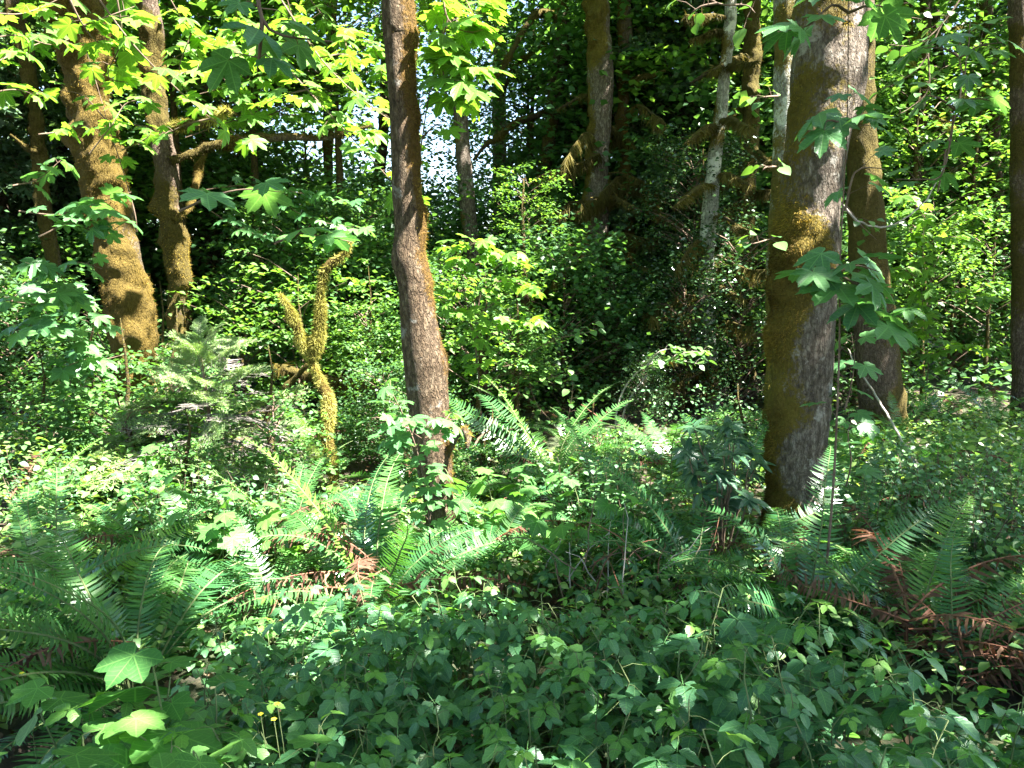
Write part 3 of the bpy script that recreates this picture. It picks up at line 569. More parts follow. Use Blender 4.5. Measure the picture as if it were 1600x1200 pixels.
LIT += [(at(*a[:3]), a[3]) for a in [(960, 120, 12, .8), (880, 250, 11, .6), (1060, 100, 11.5, .7), (920, 40, 11, .8), (1010, 220, 11, .5), (1100, 60, 12, .6), (860, 120, 12.5, .8), (560, 330, 10, .5), (1020, 330, 10, .35), (300, 700, 5.2, .7), (190, 720, 5.2, .6)]]
LITG = [(proj(c[None])[0], r) for c, r in LIT]
EDGE = Fbm(77, 2.6, 4); FLK = Fbm(78, 3.4, 3)
def keep_mask(p, rng):
    g = proj(p); g3 = np.concatenate([g, g[:, :1] * 0], 1); e = EDGE(g3); k = np.ones(len(p))
    for c, r in LITG:
        d = np.linalg.norm(g - c, axis=1) / r + .30 * e
        k = np.minimum(k, np.clip((d - .95) * 3.0, .012, 1))
    k = np.where(g[:, 1] > 9, k * .62, k)
    fl = FLK(g3); gx, gy = g[:, 0], g[:, 1]
    dark = ((gx > .2) & (gx < 3.4) & (gy > 8.0)) | (gy < 3.0)
    k = np.where((fl > np.where(gy > 6.5, .38, .58)) & ~dark, np.minimum(k, .08), k)
    k = np.where((fl > .95) & (gy < 3.0), np.minimum(k, .2), k)
    for c, r in [(on(1500, 760, .4)[:2], .55), (on(1585, 720, .4)[:2], .6), (on(1440, 730, .4)[:2], .35), (on(1560, 850, .4)[:2], .4), (on(1480, 830, .4)[:2], .3)] + SHADE: k = np.where(np.linalg.norm(g - c, axis=1) < r, 1.0, k)
    return rng.random(len(p)) < k
def build_canopy():
    rng = np.random.default_rng(900); n = 112000
    x = rng.uniform(-11, 17, n); y = rng.uniform(-3.2, 20, n)
    z0 = np.maximum(5.2, .40 * y + 2.4); z = z0 + rng.random(n) ** .8 * 4.5
    p = np.stack([x, y, z], 1); p = p[keep_mask(p, rng)]
    keys = [k for k in TREES if k != 'T7']; tops = np.array([TREES[k][1][-1][:2] for k in keys])
    own = np.argmin(((p[:, None, :2] - tops[None]) ** 2).sum(2), axis=1)
    for i, kx in enumerate(keys):
        q = p[own == i]
        if len(q) < 20: continue
        root = TREES[kx][0]; mb = MB()
        scatter(mb, T_DIAW, q - np.array(root.location), leaf_frames(len(q), rng, .35, .2), rng.uniform(.15, .26, len(q)), rng.random(len(q)))
        link('crown', mb.mesh('crown', M['maple_far']), root)  # unseen crown leaves, thinned so sun reaches chosen spots and the rest stays shaded
build_canopy()

# ------------------------------------------------------------------ ferns
def frond_mesh(name, mat, seed, e0, e1, dead=False, pairs=50, wid=.108):
    """unit-length frond from the origin towards +Y: starts at angle E0 above level and bends to E1"""
    rng = np.random.default_rng(seed); mb = MB(); n = 22; kink = rng.uniform(.4, .8); kb = rng.normal(0, 14)
    s = np.linspace(0, 1, n); an = np.radians(e0 + (e1 - e0) * s ** 1.25 + kb * np.clip((s - kink) * 4, 0, 1)); sw = np.cumsum(rng.normal(0, .03, n))
    ds = np.stack([sw, np.cos(an), np.sin(an)], 1) / (n - 1); C = np.vstack([[0, 0, 0], np.cumsum(ds, 0)[:-1]])
    path = np.concatenate([C, (.0052 * (1 - s) + .0012)[:, None]], 1)
    V, T, _ = tube(path, 4, False); mb.add(V, T, None, .3, None, 1)
    ss = np.linspace(.10, .985, pairs)
    prof = np.interp(ss, [0, .1, .25, .45, .7, .9, 1], [.3, .6, .92, 1, .82, .38, .1]) * wid
    for side in (-1, 1):
        for i, q in enumerate(ss):
            if dead and rng.random() < .12: continue
            q = q + rng.normal(0, .003); c = np.array([np.interp(q, s, C[:, j]) for j in range(3)]); a = math.radians(np.interp(q, s, np.degrees(an)))
            t = np.array([0, math.cos(a), math.sin(a)]); up = np.array([0, -math.sin(a), math.cos(a)]); sx = np.array([side, 0, 0])
            if rng.random() < .025: continue
            L = prof[i] * rng.uniform(.78, 1.1); w = (.0115 if dead else .0078) * rng.uniform(.85, 1.15) * (.6 + .4 * prof[i] / wid)
            fw = rng.uniform(.12, .3); lift = rng.uniform(.05, .28); dr = rng.uniform(.05, .3)
            if dead: lift = rng.uniform(-.5, .3); dr = rng.uniform(.3, 1.1); fw += rng.normal(0, .25)
            d = nrm(sx + t * fw + up * lift); nn = nrm(np.cross(t, d)) * side
            tw = nrm(np.cross(nn, d)) if not dead else nrm(np.cross(nn, d) + rng.normal(0, .5, 3))
            tw = tw if tw @ t > 0 else -tw
            P = [c - tw * w * .7, c + tw * w * .9, c + d * L * .5 - tw * w * .75 - up * dr * L * .12, c + d * L * .5 + tw * w * .75 - up * dr * L * .12, c + d * L + t * L * .10 - up * dr * L * .45]
            vr = float(rng.random()) * .3
            mb.add(P, [[0, 1, 3], [0, 3, 2], [2, 3, 4]] if side > 0 else [[1, 0, 3], [3, 0, 2], [3, 2, 4]], np.zeros((5, 2)), vr, None, 0)
    return mb.mesh(name, [mat, M['twig_green'] if not dead else M['red_twig']], smooth=False)
FR = {'green': [frond_mesh('fern_frond', M['fern'], 10 + i, a, b) for i, (a, b) in enumerate(((74, -45), (58, -55), (82, -8), (46, -60), (70, -28), (34, -42)))],
      'lime': [frond_mesh('fern_frond', M['fern_lime'], 30 + i, a, b) for i, (a, b) in enumerate(((70, -20), (55, -40), (76, 20)))],
      'dead': [frond_mesh('dead_frond', M['fern_dead'], 50 + i, a, b, True, 34, .105) for i, (a, b) in enumerate(((38, -42), (22, -30), (50, -60)))]}
def fern(px, py, L, n, label, dead=0, up=None, dirs=None, kind='green', spread=.9, seed=0, z=.04):
    rng = np.random.default_rng(1000 + seed); p = on(px, py, z); g = gz1(p[0], p[1]); loc = np.array([p[0], p[1], g])
    r = thing('sword_fern', label, 'fern', loc, 'sword ferns of the undergrowth')
    a0 = rng.uniform(0, 6.28)
    for i in range(n):
        a = a0 + i * 2.39996 + rng.normal(0, .25)
        if dirs is not None and rng.random() < .75: a = math.radians(rng.choice(dirs)) + rng.normal(0, .35)
        k = rng.choice(len(FR[kind])) if up is None else (rng.choice([0, 2, 4]) if (rng.random() < up) else rng.choice([1, 3, 5])) % len(FR[kind])
        me = FR['lime'][rng.choice(3)] if (kind == 'green' and rng.random() < .05) else FR[kind][k]
        s = L * rng.uniform(.72, 1.08); c, sn = math.cos(a - math.pi / 2), math.sin(a - math.pi / 2)
        m = Matrix.Rotation(a - math.pi / 2, 4, 'Z') @ Matrix.Rotation(rng.normal(0, .12), 4, 'X') @ Matrix.Rotation(rng.normal(0, .30), 4, 'Y') @ Matrix.Scale(s, 4)
        m.translation = (math.cos(a) * .03, math.sin(a) * .03, rng.uniform(0, .05))
        link('frond', me, r, m)
    for i in range(dead):
        a = rng.uniform(0, 6.28) if dirs is None else math.radians(rng.choice(dirs)) + rng.normal(0, .6)
        m = Matrix.Rotation(a - math.pi / 2, 4, 'Z') @ Matrix.Rotation(rng.normal(-.1, .15), 4, 'X') @ Matrix.Rotation(rng.normal(0, .4), 4, 'Y') @ Matrix.Scale(L * rng.uniform(.6, .95), 4)
        m.translation = (0, 0, rng.uniform(.06, .30)); d = link('dead_frond', FR['dead'][rng.choice(3)], r, m); d["label"] = "withered brown frond"
    return r
# dirs: degrees, 0 = towards +X, 90 = away from the viewer
FERNS = [
 (215, 1060, 1.05, 34, 'large shaded fern arching low over the bottom corner thimbleberry', 1, .12, [150, 180, 205, 225, 130, 100]),
 (60, 975, .95, 16, 'tall upright fern at the edge of the view behind the large shaded fern', 1, .8, [60, 90, 110, 150]),
 (165, 905, .60, 14, 'small half lit fern between the upright edge fern and the centre', 1, .5, None),
 (585, 945, 1.05, 32, 'bright sunlit fern with a brown skirt of dead fronds left of the grey alder', 11, .25, [90, 120, 150, 180, 30, 200, 270]),
 (425, 985, .75, 14, 'dark green fern arching beside the bright sunlit fern', 2, .5, [90, 120, 60]),
 (745, 900, .85, 12, 'feathery upright fern leaning from the foot of the grey alder', 1, .8, [60, 30, 10]),
 (860, 775, 1.1, 26, 'white gleaming sunlit fern in the middle of the clearing', 2, .4, [150, 180, 120, 40]),
 (1050, 760, .95, 15, 'sunlit fern with rusty fronds behind the leathery shrub', 4, .6, [120, 150, 90, 60]),
 (1160, 755, .95, 14, 'deep green upright fern between leathery shrub and big grey maple', 1, .8, [60, 90, 40, 120]),
 (1085, 925, 1.0, 22, 'big dark fern leaning out in front of the leathery shrub', 1, .45, [120, 140, 160, 100]),
 (1075, 985, .42, 8, 'small fresh green fern below the big dark fern', 1, .5, [100, 160, 60], 'lime'),
 (1250, 985, .95, 24, 'fern with pale gleaming fronds at the foot of the big grey maple', 3, .3, [150, 110, 60, 180, 200]),
 (1415, 1045, 1.05, 34, 'large fern with many withered brown fronds on its far side', 18, .05, [20, 50, 130, 155, 0, 100]),
 (1500, 1085, .9, 6, 'mostly withered fern at the edge beside the large fern', 14, .3, [0, 20, -20, 40]),
 (1372, 925, .6, 8, 'narrow upright fern behind the large fern', 3, .9, [80, 100]),
 (1335, 845, .80, 14, 'fern with white sunlit fronds beside the big grey maple', 1, .6, [60, 100, 30, 140]),
 (1405, 750, .80, 15, 'sunlit fern at the foot of the old brown trunk behind the leaning stick', 1, .4, [100, 160, 20, 60]),
 (1470, 672, .80, 14, 'far sunlit fern on the low rise', 1, .4, None), (1548, 668, .80, 14, 'farthest sunlit fern beside the dark edge trunk', 1, .4, None),
 (1395, 712, .70, 10, 'dim fern close against the old brown trunk', 1, .5, None), (1500, 745, .75, 11, 'shaded fern below the far sunlit ferns', 1, .4, None),
 (1585, 800, .80, 10, 'shaded fern at the edge below the dark edge trunk', 1, .4, [150, 180]), (1455, 800, .70, 10, 'shaded fern between leaning stick and snowberries', 1, .4, None),
 (486, 708, .70, 12, 'small yellow lit fern left of the forked snag', 1, .7, None, 'lime'), (560, 722, .75, 12, 'blue shaded fern right behind the forked snag', 1, .5, None),
 (640, 770, .70, 12, 'shaded fern between forked snag and grey alder', 2, .5, None), (18, 850, .75, 12, 'yellow lit fern at the edge of the view', 2, .7, [60, 90, 30], 'lime'),
 (110, 800, .70, 12, 'half lit fern in front of the thin shaded tree', 1, .5, None), (600, 610, .8, 10, 'far lit fern in front of the low tan shed', 1, .6, None),
 (780, 840, .70, 12, 'sunlit fern just right of the grey alder', 2, .5, None), (960, 745, .65, 10, 'low sunlit fern beneath the arching canes', 2, .5, None),
 (690, 745, .6, 9, 'dim fern behind the grey alder stub', 1, .5, None), (880, 690, .7, 10, 'dark fern at the forest edge behind the gleaming fern', 1, .5, None), (310, 870, .6, 10, 'low fern below the young fir', 2, .4, None),
 (455, 880, .85, 20, 'sunlit fern just below the forked snag', 2, .4, [150, 30, 90, 200]),
 (415, 890, .85, 16, 'half lit fern arching left below the bright sunlit fern', 1, .2, [150, 180, 120, 60]), (930, 800, .9, 18, 'sunlit fern between gleaming fern and leathery shrub', 1, .2, [150, 30, 90]), (250, 900, .8, 14, 'half lit fern before the low bush of the young fir', 1, .3, None)]
for i, f in enumerate(FERNS): fern(f[0], f[1], f[2], f[3], f[4], f[5], f[6], f[7] if len(f) > 7 else None, f[8] if len(f) > 8 else 'green', seed=i)

# ------------------------------------------------------------------ leafy plants with their own leaves
def stem_path(a, b, sag, n=7, r0=.004, r1=.0015, rng=None):
    t = np.linspace(0, 1, n)[:, None]; P = a + (b - a) * t; P[:, 2] += (sag * 4 * t * (1 - t))[:, 0]
    if rng is not None: P[1:-1] += rng.normal(0, .012, (n - 2, 3)) * np.linalg.norm(b - a) * 1.5
    return np.concatenate([P, (r0 + (r1 - r0) * t)], 1)
def plant_proto(name, cat, kind, seed, canes, height, per, size, stem, spread=.28, lime=0.0, tilt=.4):
    """one upright plant: canes and single leaves, each leaf an object"""
    rng = np.random.default_rng(seed); r = thing(name, 'x', cat, (0, 0, -50)); kids = []
    for c in range(canes):
        a = rng.uniform(0, 6.28); h = height * rng.uniform(.7, 1.1); q = spread * rng.uniform(.3, 1.1)
        P = stem_path(np.array([math.cos(a) * .03, math.sin(a) * .03, -.05]), np.array([math.cos(a) * q, math.sin(a) * q, h]), .08 * h, 8, .0045, .002, rng)
        mb = MB(); V, T, _ = tube(P, 5); mb.add(V, T); ang = rng.uniform(0, 6.28)
        for i in range(per):
            t = 1 - (i / per) ** 1.15 * .72; b = np.array([np.interp(t, np.linspace(0, 1, 8), P[:, j]) for j in range(3)])
            ang += 2.4; s = size * rng.uniform(.7, 1.15) * (1.0 if i > 1 else .65)
            d = np.array([math.cos(ang), math.sin(ang), rng.uniform(-.25, .35)]); pl = s * rng.uniform(.35, .9); e = b + nrm(d) * pl
            V, T, _ = tube(np.array([[*b, .0014], [*((b + e) / 2 + [0, 0, .12 * pl]), .0012], [*e, .001]]), 3, False); mb.add(V, T)
            ld = d * [1, 1, 0] + np.array([0, 0, rng.uniform(-.5, .0)]); nm = np.array([rng.normal(0, tilt * .6), rng.normal(0, tilt * .6) - .12, 1.0])
            kk = kind + '_lime' if (i < 2 and rng.random() < lime) else kind
            kids.append(link('leaf', LM[kk][rng.integers(len(LM[kk]))], r, frame_mat(e, ld, nm, s)))
        kids.append(link('cane', mb.mesh('cane', stem), r))
    return r, kids
def drop_proto(r, kids):
    for c in kids: bpy.data.objects.remove(c)
    bpy.data.objects.remove(r)
LANDMARKS = [('the large shaded fern', 120, 1000), ('the brown fern skirt', 600, 960), ('the foot of the grey alder', 690, 870), ('the big dark fern', 1090, 860), ('the foot of the big grey maple', 1240, 880), ('the withered brown fronds', 1530, 1030), ('the large brown fringed fern', 1400, 980),
             ('the bright sunlit fern', 520, 840), ('the leathery shrub', 1115, 740), ('the gleaming white fern', 830, 690), ('the young fir', 335, 760), ('the forked snag', 520, 760), ('the thick golden maple', 215, 690), ('the old brown trunk', 1380, 690), ('the leaning stick', 1500, 820), ('the bottom corner thimbleberry', 150, 1140), ('the brown dead twigs', 950, 940), ('the small fresh fern', 1060, 950), ('the yellow flowers', 420, 1120), ('the dark edge trunk', 1590, 650)]
USED = {}
ORD = ['', 'second ', 'third ', 'fourth ', 'fifth ', 'sixth ', 'seventh ', 'eighth ', 'ninth ', 'tenth ', 'eleventh ', 'twelfth ', 'thirteenth ']
def place_label(look, p):
    x, y = pix(p); nm, lx, ly = min(LANDMARKS, key=lambda q: (q[1] - x) ** 2 + (q[2] - y) ** 2)
    dx, dy = x - lx, y - ly
    if dy > 150: rel = 'at the bottom below'
    elif abs(dx) > abs(dy): rel = 'to the left of' if dx < 0 else 'to the right of'
    else: rel = 'just in front of' if dy > 0 else 'just behind'
    key = (look, rel, nm); k = USED.get(key, 0); USED[key] = k + 1
    return f"{ORD[min(k, 12)]}{look} {rel} {nm}".strip() + (", counted outwards" if k else "")

prng = np.random.default_rng(42)
protos = [(plant_proto('salmonberry', 'shrub', 'bramble', 60 + i, 5, .60, 10, .135, M['twig_green'], .30, .35), ('leafy salmonberry', 'dense salmonberry', 'tall salmonberry', 'broad salmonberry', 'spreading salmonberry')[i]) for i in range(5)]
# foreground thicket
spots = []
for yy in np.arange(1.35, 3.5, .27):
    for xx in np.arange(-.72 * yy - .1, .74 * yy + .15, .30):
        x = xx + prng.uniform(-.1, .1); y = yy + prng.uniform(-.1, .1); px, py = pix(np.array([x, y, .35]))
        if px < 235 + max(0, y - 2.1) * 170 and y > 1.75: continue
        if y < 1.9 and px < 180: continue
        lim = np.interp(px, [300, 450, 560, 650, 800, 950, 1050, 1200, 1330, 1480, 1600], [985, 990, 1010, 960, 930, 960, 980, 990, 1090, 1120, 1130])
        if py < lim - 20: continue
        spots.append((x, y))
def put(spots, protos, group, z=0, sc=(.8, 1.1), hfun=None, drop=.0):
    for (x, y) in spots:
        i = prng.integers(len(protos)); (r, kids), look = protos[i]; p = np.array([x, y, gz1(x, y) + z]); s = prng.uniform(*sc)
        if hfun: s *= hfun(x, y)
        copy_tree(r, kids, p, prng.uniform(0, 6.28), s, place_label(look, p + [0, 0, .4]), group, drop, prng)
put(spots, protos, 'salmonberry plants of the foreground thicket', hfun=lambda x, y: .92)
# mid-distance plants among the ferns
mid = []
for _ in range(400):
    px, py = prng.uniform(60, 1590), prng.uniform(770, 1010); p = on(px, py, .1)
    if p[1] < 2.7: continue
    if any(abs(px - f[0]) < 45 and 0 < py - f[1] + 30 < 90 for f in FERNS): continue
    if (1150 < px < 1330 and py > 800) or (610 < px < 760 and py > 830): continue
    if any((p[0] - a) ** 2 + (p[1] - b) ** 2 < .36 ** 2 for a, b in mid): continue
    mid.append((p[0], p[1]))
mid = mid[:80]
lowp = [(plant_proto('salmonberry', 'shrub', 'bramble', 80 + i, 4, .34, 8, .10, M['twig_green'], .30, .5), ('low salmonberry', 'open salmonberry', 'bushy low salmonberry')[i]) for i in range(3)]
put(mid, lowp, 'low salmonberry plants among the ferns', sc=(.75, 1.1))
# thimbleberry in the bottom corner and by the trunks
thp = [(plant_proto('thimbleberry', 'shrub', 'thimble', 90 + i, 3, .60, 6, .125, M['twig_green'], .30, 0, .5), ('broad leaved thimbleberry', 'thimbleberry with large soft leaves')[i]) for i in range(2)]
put([(at(px, 1150, Y)[0], Y) for px, Y in ((20, 1.75), (95, 1.62), (185, 1.80), (270, 1.66), (140, 1.45), (350, 1.85), (240, 1.5), (40, 1.5), (380, 1.6))], thp, 'thimbleberry plants', sc=(.98, 1.15))
put([(on(px, py, .0)[0], on(px, py, .0)[1]) for px, py in ((470, 900), (880, 920), (780, 890), (940, 880), (1000, 900), (330, 930), (240, 850), (830, 830), (1300, 790), (180, 760))], thp, 'thimbleberry plants', sc=(.75, 1.0))
for (r, kids), _ in protos + lowp + thp: drop_proto(r, kids)

# leathery rosette shrub
def rhodo():
    rng = np.random.default_rng(7); b = on(1125, 890, 0); r = thing('evergreen_shrub', 'leathery dark shrub with whorls of narrow leaves left of the big grey maple', 'shrub', (b[0], b[1], gz1(b[0], b[1])))
    L = np.array(r.location)
    for i in range(27):
        px, py = rng.uniform(1060, 1188), rng.uniform(655, 800); top = at(px, py, b[1] + rng.uniform(-.35, .30)) - L
        mb = MB(); P = stem_path(np.array([0, 0, -.03]), top, .02, 7, .008, .003, rng); V, T, _ = tube(P, 6); mb.add(V, T)
        link('stem', mb.mesh('stem', M['twig']), r)
        ax = nrm(np.array([rng.normal(0, .3), rng.normal(-.25, .25), 1])); u = nrm(np.cross(ax, [1, .2, 0])); v = np.cross(ax, u); n = int(rng.integers(9, 12))
        for k in range(n):
            a = 2 * math.pi * k / n + rng.normal(0, .12); o = u * math.cos(a) + v * math.sin(a); d = o + ax * rng.uniform(-.35, .45)
            link('leaf', LM['rhodo'][rng.integers(2)], r, frame_mat(top, d, ax - o * .2, rng.uniform(.085, .13)))
rhodo()

# ------------------------------------------------------------------ maple boughs, shoots and saplings with single leaves
def sprig(name, label, cat, paths, leaf, size, group=None, gap=.10, stem='twig', tilt=.35, dip=.35, r0=.006, seed=0, twig=.10, bare=.15, cl=1, light_dir=None):
    """woody shoots along paths [(px, py, Y), ...]; opposite pairs of leaves on stalks along them"""
    rng = np.random.default_rng(2000 + seed); p0 = at(*paths[0][0]); r = thing(name, label, cat, p0, group)
    for pts in paths:
        W = catmull(np.array([[*at(*q), r0 * (1 - .75 * i / (len(pts) - 1))] for i, q in enumerate(pts)]), .03)
        mb = MB(); V, T, _ = tube(W, 6); mb.add(V - p0, T)
        n = max(2, int(len(W) * .03 / gap)); side = rng.uniform(0, 3.14)
        for i in range(n):
            t = bare + (1 - bare) * (i + rng.uniform(.2, .8)) / n; k = min(len(W) - 2, int(t * (len(W) - 1))); b = W[k, :3]; ax = nrm(W[k + 1, :3] - b)
            side += math.pi / 2 + rng.normal(0, .3); u = nrm(np.cross(ax, [.3, .1, 1])); v = np.cross(u, ax)
            for sg in (-1, 1):
                o = (u * math.cos(side) + v * math.sin(side) * .5) * sg + ax * .35; o[2] = o[2] * .5 + .12; o = nrm(o)
                e = b + o * twig * rng.uniform(.5, 1.4) * (1 - .4 * t)
                V, T, _ = tube(np.array([[*b, .0018], [*((b + e) / 2 + [0, 0, .01]), .0014], [*e, .001]]), 4, False); mb.add(V - p0, T)
                for q in range(cl):
                    oo = o if q == 0 else nrm(o + rng.normal(0, .9, 3) * [1, 1, .2]); ee = e if q == 0 else e + rng.normal(0, size * .5, 3) * [1, 1, .35]
                    ld = oo * [1, 1, .3] + np.array([0, 0, -dip + rng.normal(0, .22)]); nm = np.array([rng.normal(0, tilt), rng.normal(0, tilt) - .15, 1])
                    link('leaf', LM[leaf][rng.integers(len(LM[leaf]))], r, frame_mat(ee - p0, ld, nm, size * rng.uniform(.6, 1.15)))
        link('stem', mb.mesh('stem', M[stem]), r)
    return r
BG = 'maple boughs hanging into view'
